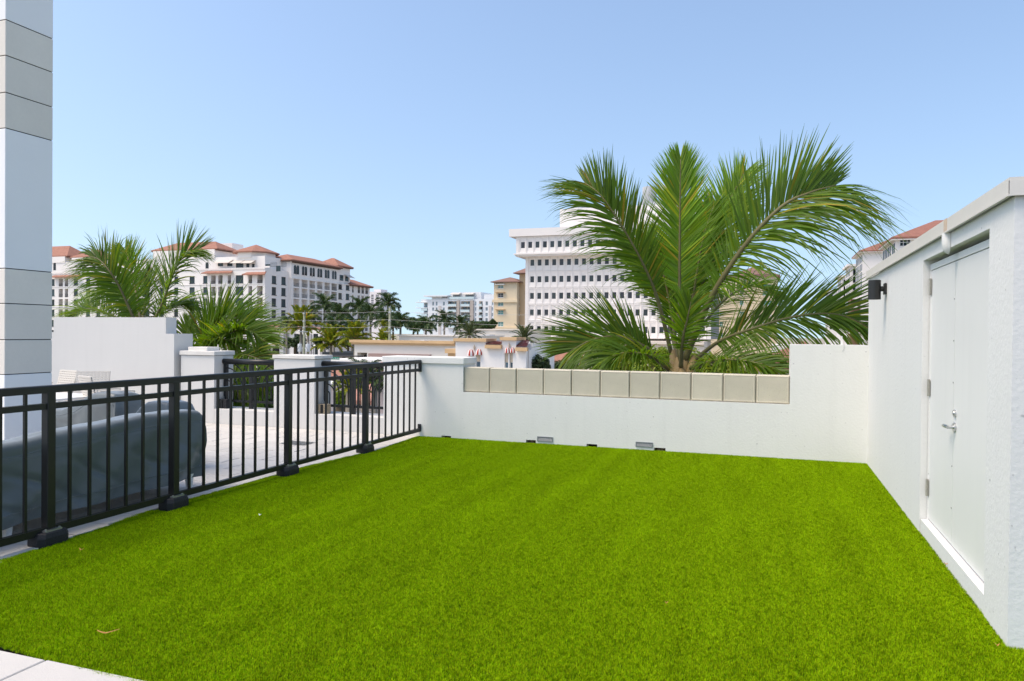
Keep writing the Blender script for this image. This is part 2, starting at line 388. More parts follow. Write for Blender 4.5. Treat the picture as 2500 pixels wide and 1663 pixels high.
# panel: chamfered slab with a shallow raised field
def rect(x, z, y): return [(-x,y,-z),(x,y,-z),(x,y,z),(-x,y,z)]
vs = rect(hw,hz,.16)+rect(hw,hz,.012)+rect(hw-e,hz-e,0)+rect(hw-.022,hz-.018,0)+rect(hw-.026,hz-.022,.0015)
fs = [(4*k+i, 4*k+(i+1)%4, 4*k+4+(i+1)%4, 4*k+4+i) for k in range(4) for i in range(4)]+[(16,17,18,19),(3,2,1,0)]
b.add(vs, fs); pmesh = b.mesh('panel', M_conc, fix=True)
for i in range(NPN):
    inst(pmesh, 'panel', bw, (XP0+pw*(i+.5), YB+.022+rnd.uniform(-.002,.002), (ZP0+ZP1)/2+.002+rnd.uniform(-.002,.002)), (0, rnd.uniform(-.003,.003), 0))
for a, b_, h, rub in slots:
    m_ = MB(); m_.box(a+.001, b_-.001, YB+.11, YB+.118, -.04, h-.001); m_.build('weep_slot', M_rub2 if rub else M_dark, bw)
    if rub:
        m_ = MB()
        for k in range(7):
            cx = rnd.uniform(a+.02, b_-.02); r = rnd.uniform(.008,.016); m_.box(cx-r, cx+r, YB+.02+rnd.uniform(0,.05), YB+.08, -.02, rnd.uniform(.0,.03))
        m_.build('rubble', M_rub2, bw)
for (a, b_, z0, z1), tilt in (((-2.87,-2.655,.028,.093),.0), ((-1.569,-1.353,.034,.098),.0)):
    v = MB(); t = .010
    v.box(a, b_, YB-.010, YB-.001, z1-t, z1); v.box(a, b_, YB-.010, YB-.001, z0, z0+t); v.box(a, a+t, YB-.010, YB-.001, z0+t, z1-t); v.box(b_-t, b_, YB-.010, YB-.001, z0+t, z1-t)
    vo = v.build('vent', M_vent, bw)
    v = MB(); v.box(a+t, b_-t, YB-.003, YB-.0012, z0+t, z1-t); v.build('vent_back', M_dark, vo)
    v = MB(); v.add([(-(b_-a)/2+t,-.008,-.004),((b_-a)/2-t,-.008,-.004),((b_-a)/2-t,-.003,.0035),(-(b_-a)/2+t,-.003,.0035)], [(0,1,2,3)]); lm = v.mesh('louvre', M_vent)
    for k in range(5): inst(lm, 'louvre', vo, ((a+b_)/2, YB, z0+t+.0055+k*.0092))
clip = on_y(2055, 842, YB+.05)
cl = thing('plastic_clip', 'small white plastic clip stuck on the raised right end of the back wall', 'clip', (clip.x, YB+.05, 1.351))
b = MB(); b.box(clip.x-.012, clip.x+.012, YB+.04, YB+.06, 1.351, 1.40); b.box(clip.x-.006, clip.x+.006, YB+.045, YB+.055, 1.40, 1.455); b.build('clip_body', M_white, cl)
b = MB(); b.tube([(clip.x+.01, YB+.045, 1.36),(clip.x+.022, YB-.004, 1.352),(clip.x+.02, YB-.004, 1.31),(clip.x+.004, YB-.004, 1.285),(clip.x+.012, YB-.004, 1.27)], .0025, 5); b.build('wire', mat('grey_wire',(.5,.5,.5)), cl)

# ------------------------------------------------------------------ parapet of the neighbouring terrace (piers, sills, stepped wall)
def pier(x0, x1, zc, zt, label, name='parapet_pier'):
    t = thing(name, label, 'wall pier', ((x0+x1)/2, YB, 0), 'parapet piers behind the black fence')
    b = MB(); b.box(x0, x1, YB, YBK, -.03, zc); b.build('shaft', M_warm, t)
    b = MB(); b.box(x0+.004, x1-.004, YB+.004, YBK-.004, zc+.0005, zc+.008); b.build('joint', mat('joint_dark',(.10,.08,.06),.9), t)
    b = MB(); b.bbox(x0-.018, x1+.018, YB-.02, YBK+.02, zc+.009, zt, .005); b.build('cap', M_cap, t); return t
p1 = pier(-8.80, -8.149, 1.052, 1.125, 'white parapet pier beside the stepped wall, a small block on its stained cap')
p2 = pier(-7.036, -6.321, 1.032, 1.092, 'white parapet pier standing alone between the two black arched railings')
for (a, b_, lb) in ((-8.148,-7.037,'low white sill wall under the left arched railing'), (-6.320,-5.169,'low white sill wall under the right arched railing beside the turf corner')):
    m_ = MB(); m_.bbox(a, b_, YB+.001, YBK-.001, -.03, .23, .004); tag(m_.build('sill_wall', M_warm), lb, 'low wall')
b = MB(); b.bbox(-8.74,-8.36, 9.34, 9.62, 1.1255, 1.185, .006); tag(b.build('stone_block', M_cap), 'small white block lying on the pier cap beside the stepped wall', 'block')
b = MB(); b.box(-11.95,-8.884, 9.2, 9.60, -.03, 1.391); b.box(-11.47,-9.05, 9.2, 9.42, 1.3912, 1.65)
tag(b.build('stepped_wall', M_warm), 'tall white stepped wall behind the wicker chairs and covered furniture', 'wall')
b = MB(); b.box(-14,-11.951, 9.22, 9.60, -.03, 1.2); tag(b.build('side_wall', M_warm), 'lower white wall end seen between pillar and tall stepped wall', 'wall')

# arched railings in the openings
YR = 9.47
def railing(xa, xb, posts, label, open_left=True):
    t = thing('arched_railing', label, 'railing', ((xa+xb)/2, YR, .23), 'black arched railings between the piers')
    b = MB(); b.tube([(xa, YR, .963),(xb, YR, .963)], .045, 14); b.build('top_rail', M_black, t, smooth=True)
    b = MB(); b.box(posts[0], posts[-1], YR-.018, YR+.018, .325, .362); b.build('bottom_rail', M_black, t)
    for px in posts:
        b = MB(); b.box(px-.026, px+.026, YR-.026, YR+.026, .231, .93); b.build('post', M_black, t)
    for i in range(len(posts)-1):
        x0, x1 = posts[i], posts[i+1]; wd = x1-x0
        for s, xo in (((1, x0),) if i == 0 else ((-1, x1),)):
            for r in (.065, .145, .225, .305, .385, .465):
                pts = []; leg = .36+.13
                for k in range(12):
                    a = k/11*math.pi/2; X = r*math.cos(a); Z = leg+.02*r/.1+r*1.02*math.sin(a)*(1.0+.0*r)
                    if X <= wd-.02 and Z < .935: pts.append((xo+s*X, YR, Z))
                if r <= wd-.03: pts = [(xo+s*r, YR, .355)] + pts
                if len(pts) > 2:
                    b = MB(); b.tube(pts, .0095, 6); b.build('arc_bar', M_black, t, smooth=True)
    return t
railing(-8.149+.002, -7.02, (-8.10, -7.615, -7.10), 'black arched railing nearer the stepped wall, palm leaves behind it')
railing(-6.32+.002, -5.17, (-6.26, -5.785, -5.21), 'black arched railing beside the corner where the fence meets the wall')
M_peb = mat('pebble_face', (.34,.27,.18), .7, .3, var=.75, vscale=55, bump=.6, bscale=60)
for (x, lb, mm) in ((-8.145, 'dark square lantern box at the foot of the left railing post', M_rub), (-6.317, 'pebble-patterned lantern box at the foot of the right railing post', M_peb)):
    t = thing('lantern_box', lb, 'lantern', (x+.09, 9.4, .231))
    b = MB(); b.bbox(x, x+.17, 9.33, 9.435, .2315, .372, .006); b.build('case', mm, t)
    b = MB(); b.box(x+.06, x+.10, 9.322, 9.33, .24, .365); b.build('corner_strap', M_black, t)
    b = MB(); b.tube([(x+.04,9.38,.372),(x+.045,9.38,.41),(x+.065,9.38,.428),(x+.085,9.38,.41),(x+.09,9.38,.372)], .003, 5); b.build('handle', M_zinc, t)

# ------------------------------------------------------------------ annex with double door
XA, YN, YF, ZA = 1.0785, 4.021, 9.30, 2.117
FA = Fac('X-', XA)
ax = thing('annex', 'white stucco service room with double steel doors along the right of the turf', 'building', (XA+.8, 6.6, 0))
DY0, DY1, DZ = 4.43, 6.165, 2.02
b = MB()
FA.wall(b, YN, YF, -.04, ZA, 0, .16, [(DY0, DY1, -.05, DZ)])
b.box(XA+.161, XA+2.6, YN, YN+.16, -.04, ZA); b.box(XA+.161, XA+2.6, YF-.16, YF, -.04, ZA)
b.box(XA+.161, XA+2.6, YN+.161, YF-.161, ZA-.1, ZA-.02)
b.build('wall', M_stucco, ax)
b = MB(); b.box(XA+.006, XA+.155, DY0+.001, DY1-.012, -.03, .098); b.build('door_curb', M_stucco, ax)
# frame and leaves
XD = XA+.050
b = MB(); b.box(XD-.004, XA+.15, DY1-.036, DY1-.011, .0985, DZ-.03); b.box(XD-.004, XA+.15, DY0+.001, DY0+.03, .0985, DZ-.03); b.box(XD-.004, XA+.15, DY0+.031, DY1-.033, 1.945, DZ-.032)
b.build('door_frame', M_stucco, ax)
b = MB(); b.box(XA+.135, XA+.15, DY0+.03, DY1-.03, DZ-.03, DZ-.002); b.build('head_gap', M_dark, ax)
b = MB(); b.box(XD+.012, XD+.02, DY1-.0109, DY1-.0012, .0, DZ-.035); b.build('jamb_gap', M_dark, ax)
M_door = mat('door_paint', (.76,.755,.735), .45, .35, var=.025, vscale=2.5, streak=.03)
ym = on_x(2329, 930, XD)[1]
dl = MB(); dl.bbox(0, .04, 0, 1, 0, 1, .0008)
b = MB(); b.box(XD, XD+.042, ym+.003, DY1-.036, .115, 1.94); d1 = b.build('door', M_door, ax)
b = MB(); b.box(XD, XD+.042, DY0+.033, ym-.003, .115, 1.94); d2 = b.build('door', M_door, ax)
b = MB(); b.box(XD+.02, XD+.06, ym-.0029, ym+.0029, .115, 1.94); b.build('door_gap', M_dark, ax)
hy = ym-.055; hz = on_x(2329, 1042, XD)[2]; lz = on_x(2329, 1008, XD)[2]
b = MB(); b.tube([(XD-.001,hy,hz),(XD-.012,hy,hz)], .030, 18); b.tube([(XD-.012,hy,hz),(XD-.045,hy,hz)], .011, 12)
b.tube([(XD-.045,hy-.012,hz),(XD-.047,hy+.03,hz+.001),(XD-.047,hy+.09,hz-.001),(XD-.045,hy+.125,hz-.004)], [.0105,.0115,.0105,.008], 10); b.build('lever_handle', M_steel, d2, smooth=False)
b = MB(); b.tube([(XD-.001,hy,lz),(XD-.012,hy,lz)], .024, 18); b.tube([(XD-.012,hy,lz),(XD-.016,hy,lz)], .014, 14); b.build('lock_cylinder', M_steel, d2)
for py in (706, 942, 1180):
    z = on_x(2256, py, XD)[2]; h = MB(); yh = DY1-.034
    h.box(XD-.006, XD-.0041, yh-.03, yh+.03, z-.058, z+.058); h.tube([(XD-.010, yh, z-.062),(XD-.010, yh, z+.062)], .009, 10); h.build('hinge', mat('old_hinge',(.42,.40,.35),.5,.5,.5,var=.3,vscale=60), d1)
for k in range(6):
    z = .35+k*.27; h = MB(); h.tube([(XD-.004, ym+.012, z),(XD+.001, ym+.012, z)], .005, 6); h.build('rivet', M_zinc, d1)
# coping of folded metal in three lengths, one joint rusty
M_cop = mat('coping_metal', (.66,.63,.58), .5, .35, var=.07, vscale=3)
yj = [YN-.03, on_x(2312, 600, XA-.03)[1], on_x(2155, 690, XA-.03)[1], YF+.02]
for i in range(3):
    b = MB(); y0, y1 = yj[i]+(.003 if i else 0), yj[i+1]-.003
    b.box(XA-.03, XA+.30, y0, y1, ZA+.068, ZA+.082); b.box(XA-.03, XA-.018, y0, y1, ZA+.004, ZA+.0679); b.box(XA-.036, XA-.018, y0, y1, ZA-.006, ZA+.0039)
    b.build('coping', M_cop, ax)
b = MB(); b.box(XA-.03, XA+2.6, YN-.031, YN-.019, ZA-.004, ZA+.0679); b.box(XA+.301, XA+2.6, YN-.03, YN+.3, ZA+.068, ZA+.082); b.build('coping_return', M_cop, ax)
b = MB(); b.box(XA-.034, XA-.0305, yj[1]+.01, yj[1]+.085, ZA-.004, ZA+.083); b.build('coping_patch', mat('coping_rust', (.58,.46,.35), .7, var=.2, vscale=40), ax)
b = MB(); b.box(XA+.3, XA+2.6, YN+.3, YF, ZA+.0, ZA+.03); b.build('roof', mat('roof_membrane', (.55,.55,.53), .8), ax)
# overflow spout: half-round bulge under the coping
b = MB(); ys = on_x(2318, 585, XA)[1]; ns = 8
for k in range(9):
    t = k/8; z = ZA-.004-.135*t; r = .044*math.sqrt(max(0, 1-max(0, (t-.35)/.65)**2))*1.0
    for j in range(ns+1):
        a = math.pi*j/ns; b.v.append((XA-.002-.042*math.sin(a)*(r/.044)**.8, ys-r*math.cos(a), z))
for k in range(8):
    for j in range(ns): o = k*(ns+1)+j; b.f.append((o, o+1, o+ns+2, o+ns+1)); b.m.append(0)
b.build('spout', M_stucco, ax, smooth=True)
# wall sconce
sc = on_y(2135, 708, 7.97)
sx = sc.x; sy = 7.97; szc = (on_y(2135, 687, 7.97)[2]+on_y(2135, 729, 7.97)[2])/2
t = thing('wall_sconce', 'black cylinder wall light on the white annex wall', 'wall lamp', (XA, sy, szc))
M_lamp = mat('black_lamp', (.018,.018,.017), .35, .4)
b = MB(); rr = .057
pro = [(rr-.006,-.092),(rr,-.095),(rr,.093),(rr-.003,.095)]
b.tube([(sx,sy,szc-.095),(sx,sy,szc+.094)], rr, 28); b.build('cylinder', M_lamp, t)
b = MB(); b.tube([(sx,sy,szc+.094),(sx,sy,szc+.098)], rr-.006, 28); b.build('top_lens', mat('lamp_lens',(.3,.3,.3),.3), t)
b = MB(); b.tube([(sx+.04,sy,szc+.01),(XA-.02,sy,szc+.01)], .026, 14); b.build('arm', M_lamp, t)
b = MB(); b.bbox(XA-.024, XA-.001, sy-.045, sy+.045, szc-.045, szc+.065, .006); b.build('back_plate', M_lamp, t)

# ------------------------------------------------------------------ pillar of coursed blocks
XPL = -6.5; y0p, y1p = 4.735, 5.199
pl = thing('coursed_pillar', 'tall white pillar banded with beige stone courses at the left edge', 'pillar', (-7.1, 4.97, 0))
zs = [-.03, 1.033, 1.348, 1.676, 1.993, 3.254, 3.574, 3.906, 4.225, 6.0, 7.6]
for i in range(len(zs)-1):
    be = i in (1,2,3,5,6,7)
    b = MB(); b.bbox(-7.75, XPL, y0p, y1p, zs[i]+.004, zs[i+1]-.004, .004); b.build('course', M_beige if be else M_pwhite, pl)
b = MB(); b.box(-7.74, XPL-.008, y0p+.008, y1p-.008, -.03, 7.58); b.build('core', M_dark, pl)
# ------------------------------------------------------------------ black fence
XF = -4.592
fe = thing('picket_fence', 'black metal picket fence running along the left edge of the turf', 'fence', (XF, 6.2, 0))
Y0F, Y1F = 2.05, 9.255
b = MB(); b.bbox(XF-.03, XF+.03, Y0F, Y1F-.012, 1.018, 1.068, .006); b.build('top_rail', M_black, fe)
b = MB(); b.box(XF-.02, XF+.02, Y0F, Y1F-.012, .908, .948); b.build('middle_rail', M_black, fe)
b = MB(); b.box(XF-.02, XF+.02, Y0F, Y1F-.012, .065, .112); b.build('bottom_rail', M_black, fe)
pmesh_ = MB(); pmesh_.bbox(-.031, .031, -.031, .031, .10, 1.03, .004); pmesh_ = pmesh_.mesh('post', M_black)
# moulded rubber foot
fm = MB()
def oct_(hx, hy, c, z): return [(-hx+c,-hy,z),(hx-c,-hy,z),(hx,-hy+c,z),(hx,hy-c,z),(hx-c,hy,z),(-hx+c,hy,z),(-hx,hy-c,z),(-hx,-hy+c,z)]
L_ = [oct_(.074,.112,.03,-.03), oct_(.078,.116,.034,.015), oct_(.078,.116,.034,.052), oct_(.070,.104,.032,.080), oct_(.062,.096,.03,.086)]
fm.add([p for r in L_ for p in r], [(8*k+i, 8*k+(i+1)%8, 8*k+8+(i+1)%8, 8*k+8+i) for k in range(4) for i in range(8)]+[tuple(range(32,40)), tuple(range(7,-1,-1))])
fm = fm.mesh('foot', M_rub)
plm = MB(); plm.box(-.052,.052,-.062,.062,.0865,.0975)
for sx_ in (-1,1):
    for sy_ in (-1,1): plm.tube([(sx_*.04,sy_*.05,.0975),(sx_*.04,sy_*.05,.106)], .008, 6)
plm = plm.mesh('base_plate', M_zinc)
for y in (2.45,)+FEET_Y:
    p = inst(pmesh_, 'post', fe, (XF, y+.03, 0))
    link('foot', fm, p); link('base_plate', plm, p)
bm_ = MB(); bm_.box(-.0095,.0095,-.0095,.0095,.1,1.03); bm_ = bm_.mesh('baluster', M_black)
def bal(a, b_, n):
    for i in range(n): inst(bm_, 'baluster', fe, (XF, .03+a+(b_-a)*(i+1)/(n+1), 0))
bal(2.05, 2.45, 2); bal(2.45, 3.62, 6); bal(3.62, 4.73, 6); bal(4.73, 6.245, 8); bal(6.245, 7.757, 8); bal(7.757, 9.245, 8)
b = MB(); b.box(XF-.024, XF+.024, Y1F-.012, Y1F-.001, .90, 1.075); b.build('wall_bracket', M_black, fe); b = MB(); b.box(XF-.024, XF+.024, Y1F-.012, Y1F-.001, .07, .17); b.build('wall_bracket', M_black, fe)

# ------------------------------------------------------------------ covered furniture
def vnoise(x, y, s=0):
    def h(i, j): 
        q = math.sin(i*127.1+j*311.7+s*74.7)*43758.5453; return q-math.floor(q)
    i, j = math.floor(x), math.floor(y); fx, fy = x-i, y-j; fx = fx*fx*(3-2*fx); fy = fy*fy*(3-2*fy)
    return (h(i,j)*(1-fx)+h(i+1,j)*fx)*(1-fy)+(h(i,j+1)*(1-fx)+h(i+1,j+1)*fx)*fy
def interp(tab, t):
    for (a, va), (b_, vb) in zip(tab, tab[1:]):
        if t <= b_: k = (t-a)/(b_-a) if b_ > a else 0; k = max(0, min(1, k)); return va+(vb-va)*k
    return tab[-1][1]
def cover(name, label, prof, length, place, top, seed, fold=.018, n_u=70, n_v=90, hem=.0):
    """draped cover: prof = closed-at-the-hem cross-section [(across, height 0..1)], swept along 'length' with rounded ends"""
    b = MB(); tot = [0]
    for p, q in zip(prof, prof[1:]): tot.append(tot[-1]+math.hypot(q[0]-p[0], (q[1]-p[1])*.7))
    for j in range(n_v+1):
        v = j/n_v; along = v*length; ht = interp(top, v)
        e = min(v, 1-v)*length; rd = .035
        sh = 0 if e > rd else 1-math.sqrt(max(0, 1-((rd-e)/rd)**2))      # rounded ends
        for i in range(n_u+1):
            t = i/n_u*tot[-1]; k = 0
            while k < len(tot)-2 and t > tot[k+1]: k += 1
            f_ = (t-tot[k])/(tot[k+1]-tot[k]); ac = prof[k][0]+(prof[k+1][0]-prof[k][0])*f_; hh = prof[k][1]+(prof[k+1][1]-prof[k][1])*f_
            z = .10+hem*vnoise(along*3, 7, seed)+(ht-.10)*hh
            side = 1 if i < n_u/2 else -1
            low = max(0, 1-hh)
            d = fold*(vnoise(along*3.2+low*2.2, low*1.6, seed)-.5)*2*(.25+low) + fold*.55*math.sin(along*9+low*7+3*vnoise(along*2, low*2, seed+3))*(low**.6)
            d += .006*(vnoise(along*14, hh*9+ac*9, seed+9)-.5) + (.007 if hh > .80 else 0) + (.005 if hh < .13 else 0)
            d += fold*1.3*max(0, math.sin((along*1.7+hh*1.9)*7+2.5*vnoise(along*1.5, hh*2, seed+1)))**3*max(0, 1-abs(hh-.35)/.4)*(.4+.9*max(0, 1-along/length*1.5))
            crease = .0
            ac2 = ac + d*side - side*sh*.025
            z2 = z - sh*.03*hh + .010*(vnoise(along*6, ac*8, seed+5)-.5)*(hh > .8)
            b.v.append(place(ac2, along, z2))
    for j in range(n_v):
        for i in range(n_u): o = j*(n_u+1)+i; b.f.append((o, o+1, o+n_u+2, o+n_u+1)); b.m.append(0)
    # closed ends
    for j in (0, n_v):
        o = j*(n_u+1); b.f.append(tuple(o+i for i in range(n_u+1))); b.m.append(0)
    t = thing(name, label, 'furniture cover', place(0, length/2, 0), 'grey covers over terrace furniture')
    c = b.build('cover_cloth', M_cover, t, smooth=True, fix=True)
    def col_of(h):
        for i in range(n_u//2):
            t_ = i/n_u*tot[-1]; k = 0
            while k < len(tot)-2 and t_ > tot[k+1]: k += 1
            f_ = (t_-tot[k])/(tot[k+1]-tot[k])
            if prof[k][1]+(prof[k+1][1]-prof[k][1])*f_ >= h: return i
        return 0
    for h in (.80, .14):
        i = col_of(h); sm_ = MB(); sm_.tube([b.v[j*(n_u+1)+i] for j in range(2, n_v-1)], .0045, 5); sm_.build('seam', M_cover, c, smooth=True)
    return t
sofa_prof = [(0,0),(.004,.3),(.01,.6),(.016,.80),(.020,.91),(.032,.97),(.06,.995),(.16,1.0),(.22,.99),(.27,.95),(.33,.80),(.5,.66),(.75,.62),(.83,.58),(.87,.5),(.88,.25),(.885,0)]
t = cover('sofa_cover', 'long dark grey weather cover over a sofa right behind the fence', sofa_prof, 2.27, lambda a, l, z: (-4.80-a-.03*l/2.2, 3.10+l, z),
          [(0,.66),(.15,.665),(.25,.66),(.34,.685),(.5,.705),(.72,.722),(.9,.715),(1,.70)], 2, .034, 90, 190, hem=.03)
def leg(t, x, y, h=.16, s=1):
    b = MB(); b.add([(x-.028,y-.028,h),(x+.028,y-.028,h),(x+.028,y+.028,h),(x-.028,y+.028,h),(x-.016,y-.016,0),(x+.016,y-.016,0),(x+.016,y+.016,0),(x-.016,y+.016,0)],
        [(0,1,2,3),(7,6,5,4),(0,4,5,1),(1,5,6,2),(2,6,7,3),(3,7,4,0)]); b.build('leg', M_white, t)
for x, y in ((-4.86,3.56),(-4.90,5.26),(-5.55,3.3),(-5.6,5.26)): leg(t, x, y)
ch_prof = [(0,0),(.004,.4),(.015,.8),(.04,.95),(.09,1.0),(.3,1.0),(.55,.99),(.68,.96),(.73,.85),(.745,.5),(.75,0)]
t = cover('armchair_cover', 'grey cover over an armchair, its back sloping up, nearest the sofa end', ch_prof, .86, lambda a, l, z: (-6.60+l, 5.88+a*.55, z),
          [(0,.46),(.2,.47),(.38,.52),(.52,.66),(.62,.705),(.86,.715),(.94,.70),(1,.62)], 5, .02, 60, 70)
for x, y in ((-5.78,5.95),(-5.78,6.2),(-6.5,5.95),(-6.5,6.2)): leg(t, x, y)
t = cover('armchair_cover', 'grey cover over the farther armchair in front of the wicker chairs', ch_prof, 1.25, lambda a, l, z: (-8.30+l, 6.42+a*.6, z),
          [(0,.50),(.3,.50),(.48,.56),(.62,.68),(.72,.715),(.90,.72),(.96,.70),(1,.60)], 8, .02, 60, 70)
for x, y in ((-7.15,6.5),(-7.15,6.8),(-8.1,6.5),(-8.1,6.8)): leg(t, x, y)

# ------------------------------------------------------------------ white perforated chairs and table
def lattice(w_, h_, nx, nz, bar):
    b = MB()
    for i in range(nx+1): x = -w_/2+i*w_/nx; b.box(x-bar/2, x+bar/2, -.006, .006, 0, h_)
    for k in range(nz+1):
        z = k*h_/nz; b.box(-w_/2-bar/2, w_/2+bar/2, -.0085, .0085, z-bar/2, z+bar/2)
    return b
M_wick = mat('cream_wicker', (.62,.58,.52), .6, .3)
lat = lattice(.44, .40, 9, 12, .024).mesh('backrest', M_wick)
seat = lattice(.44, .42, 9, 9, .03).mesh('seat', M_wick)
lg = MB(); lg.bar((0,0,0),(0,0,.40),.028,.028); lg = lg.mesh('leg', M_wick)
def wicker(x, y, rz, label):
    t = thing('wicker_chair', label, 'chair', (x, y, 0), 'white wicker chairs by the stepped wall')
    M = Matrix.Rotation(rz, 4, 'Z')
    def put(me, nm, p, r=(0,0,0)):
        q = M @ Vector(p); o = link(nm, me, t); o.location = q; o.rotation_euler = (r[0], r[1], r[2]+rz); return o
    put(seat, 'seat', (0,-.21,.42), (-math.pi/2,0,0)); put(lat, 'backrest', (0,.24,.43), (-.22,0,0))
    for sx_ in (-1,1):
        for sy_ in (-1,1): put(lg, 'leg', (sx_*.2, sy_*.2, 0))
    a = MB()
    a.tube([(-.245,-.2,.40),(-.245,-.2,.63),(-.245,.22,.64)], .014, 6); o = link('armrest', a.mesh('armrest', M_wick), t); o.rotation_euler = (0,0,rz)
    a = MB(); a.tube([(.245,-.2,.40),(.245,-.2,.63),(.245,.22,.64)], .014, 6); o = link('armrest', a.mesh('armrest', M_wick), t); o.rotation_euler = (0,0,rz)
    return t
wicker(-8.35, 7.55, 2.75, 'white wicker chair with the largest perforated back, just above the farther covered armchair')
wicker(-9.25, 7.9, .5, 'white wicker chair between the table and the tall stepped wall')
wicker(-10.0, 7.9, -.2, 'white wicker chair half hidden behind the left pillar')
tt = thing('terrace_table', 'white slatted terrace table beside the wicker chairs', 'table', (-9.1, 7.2, 0))
sl_ = MB(); sl_.box(-.055,.055,-.42,.42,.535,.56); sl_ = sl_.mesh('slat', M_white)
for i in range(10): inst(sl_, 'slat', tt, (-9.1-.54+i*.12, 7.2, 0))
b = MB(); b.box(-9.66,-8.54,6.8,6.83,.47,.534); b.box(-9.66,-8.54,7.57,7.6,.47,.534); b.build('apron', M_white, tt)
for sx_ in (-1,1):
    for sy_ in (-1,1):
        b = MB(); b.bar((-9.1+sx_*.5, 7.2+sy_*.36, .47), (-9.1+sx_*.42, 7.2+sy_*.36, 0), .04, .04); b.build('leg', M_white, tt)

# ------------------------------------------------------------------ litter on the turf
def litter(px, py, L, name, label, m, bend=.3, wd=.008):
    p = on_z(px, py, .014); b = MB(); vs = []; a0 = rnd.uniform(-.3,.5)
    for k in range(7):
        t = k/6-.5; x = p.x+t*L*math.cos(a0); y = p.y+t*L*math.sin(a0)+bend*L*2*t*t; z = .016+.02*abs(t); ww = wd*(1-abs(t)*1.6)
        vs += [(x, y-ww/2, z), (x, y+ww/2, z+.003)]
    b.add(vs, [(2*k,2*k+2,2*k+3,2*k+1) for k in range(6)]); tag(b.build(name, m), label, 'leaf')
litter(258, 1547, .10, 'dry_leaf', 'curled brown dry leaf on the turf near the bottom left corner', M_leafdry)
litter(197, 1344, .045, 'dry_leaf', 'small curled brown leaf on the turf beside the nearest fence foot', M_leafdry)
litter(634, 1259, .03, 'pale_leaf', 'tiny pale leaf scrap on the turf in front of the second fence foot', M_white)
litter(2310, 1379, .025, 'dry_leaf', 'tiny brown leaf scrap on the turf by the annex door curb', M_leafdry)
litter(2435, 1578, .02, 'dry_leaf', 'tiny brown leaf scrap on the turf near the annex corner', M_leafdry)
litter(1627, 1474, .02, 'dry_leaf', 'tiny brown leaf scrap in the middle foreground of the turf', M_leafdry)
# ================================================================== PALMS CLOSE BEHIND THE WALLS
M_leaf = mat('palm_leaflet', (.092,.162,.010), .42, .35, attr='tint', var=.3, vscale=2.0, trans=.46, tcol=(1.75,1.85,.45))
M_rach = mat('palm_rachis', (.135,.12,.045), .5, .35, var=.3, vscale=3)
M_sheath = mat('palm_sheath', (.24,.17,.075), .65, .3, var=.4, vscale=6)
M_trunk = mat('palm_trunk', (.25,.22,.18), .85, .15, var=.25, vscale=3, bump=.5, bscale=14)
def leaflets(b, pts, N0, llen, n, width, droop, plum, seed, a0=62, a1=22, t0=.10, segs=5, lift=.25, bright=1., sides=(1,-1), sdroop=None, slen=(1,1)):
    """leaf strips on both sides of the rachis polyline pts; returns nothing, fills b (with tints)"""
    r = random.Random(seed); M = len(pts)-1
    N0 = Vector(N0).normalized()
    for side in sides:
        for k in range(n):
            t = t0+(1-t0)*(k+r.uniform(-.3,.3))/n; t = max(t0, min(.995, t)); f = t*M; i = min(int(f), M-1); g = f-i
            p = pts[i].lerp(pts[i+1], g); T = (pts[i+1]-pts[i]).normalized()
            Nn = (N0-T*N0.dot(T)); Nn = Nn.normalized() if Nn.length > .05 else Vector((0,0,1))
            Sd = T.cross(Nn).normalized()*side
            q = (t-t0)/(1-t0); prof = (min(1, .35+q*2.6))*(1 if q < .6 else 1-.62*((q-.6)/.4)**1.5)
            L = llen*prof*r.uniform(.86, 1.08)*slen[0 if side == 1 else 1]; an = R_(a0+(a1-a0)*q+r.uniform(-7,7))
            pl = r.choice((-1,0,1))*plum+r.uniform(-.08,.08)+lift
            D = (T*math.cos(an)+(Sd*math.cos(pl)+Nn*math.sin(pl))*math.sin(an)).normalized()
            up = (Nn*math.cos(pl)-Sd*math.sin(pl)).normalized()
            wv = D.cross(up).normalized(); tw = r.uniform(-.5,.5); wv = (wv*math.cos(tw)+up*math.sin(tw)).normalized()
            dr = (droop if sdroop is None else sdroop[0 if side == 1 else 1])*r.uniform(.6,1.5); wd = width*r.uniform(.8,1.2)*(.65+.35*prof)
            tip_c = r.uniform(.75,1.2)*bright; y_ = r.random()  # bright puts the glow of backlit fronds into their tint
            base = (1,1,1) if y_ > .22 else ((1.6,1.3,.9) if y_ > .06 else ((2.6,1.5,1.2) if y_ > .02 else (3.2,1.25,2.)))
            o = len(b.v); down = Vector((0,0,-1))
            c = p.copy(); d = D.copy(); kink = r.uniform(.45,.75) if r.random() < .25 else 2
            for s in range(segs+1):
                u = s/segs; ww = wd*min(1, .35+u*5)*(1-u**2.2)*.5+.0008
                b.v += [tuple(c-wv*ww), tuple(c+wv*ww)]
                cc = tuple(x*tip_c for x in base); b.c += [cc, cc]
                if s < segs:
                    gdr = dr*(1.8 if u > kink else 1)
                    d = (d+down*gdr*(.25+u)*2/segs).normalized(); c = c+d*L/segs
            for s in range(segs): b.f.append((o+2*s, o+2*s+1, o+2*s+3, o+2*s+2)); b.m.append(0)
def frond(root, ctrl, N0, llen=.8, n=80, width=.036, droop=.35, plum=.35, seed=1, r0=.034, n_pts=26, **kw):
    pts = cat_rom(ctrl, n_pts); b = MB(); b.c = []
    leaflets(b, pts, N0, llen*1.22, int(n*1.6), width*.80, droop, plum, seed, **kw)
    o = b.build('frond', M_leaf, root)
    rb = MB(); k = len(pts); rb.tube(pts, [r0*(1-.9*(i/(k-1))**.8)+.003 for i in range(k)], 7); rb.build('rachis', M_rach, o, smooth=True)
    return o
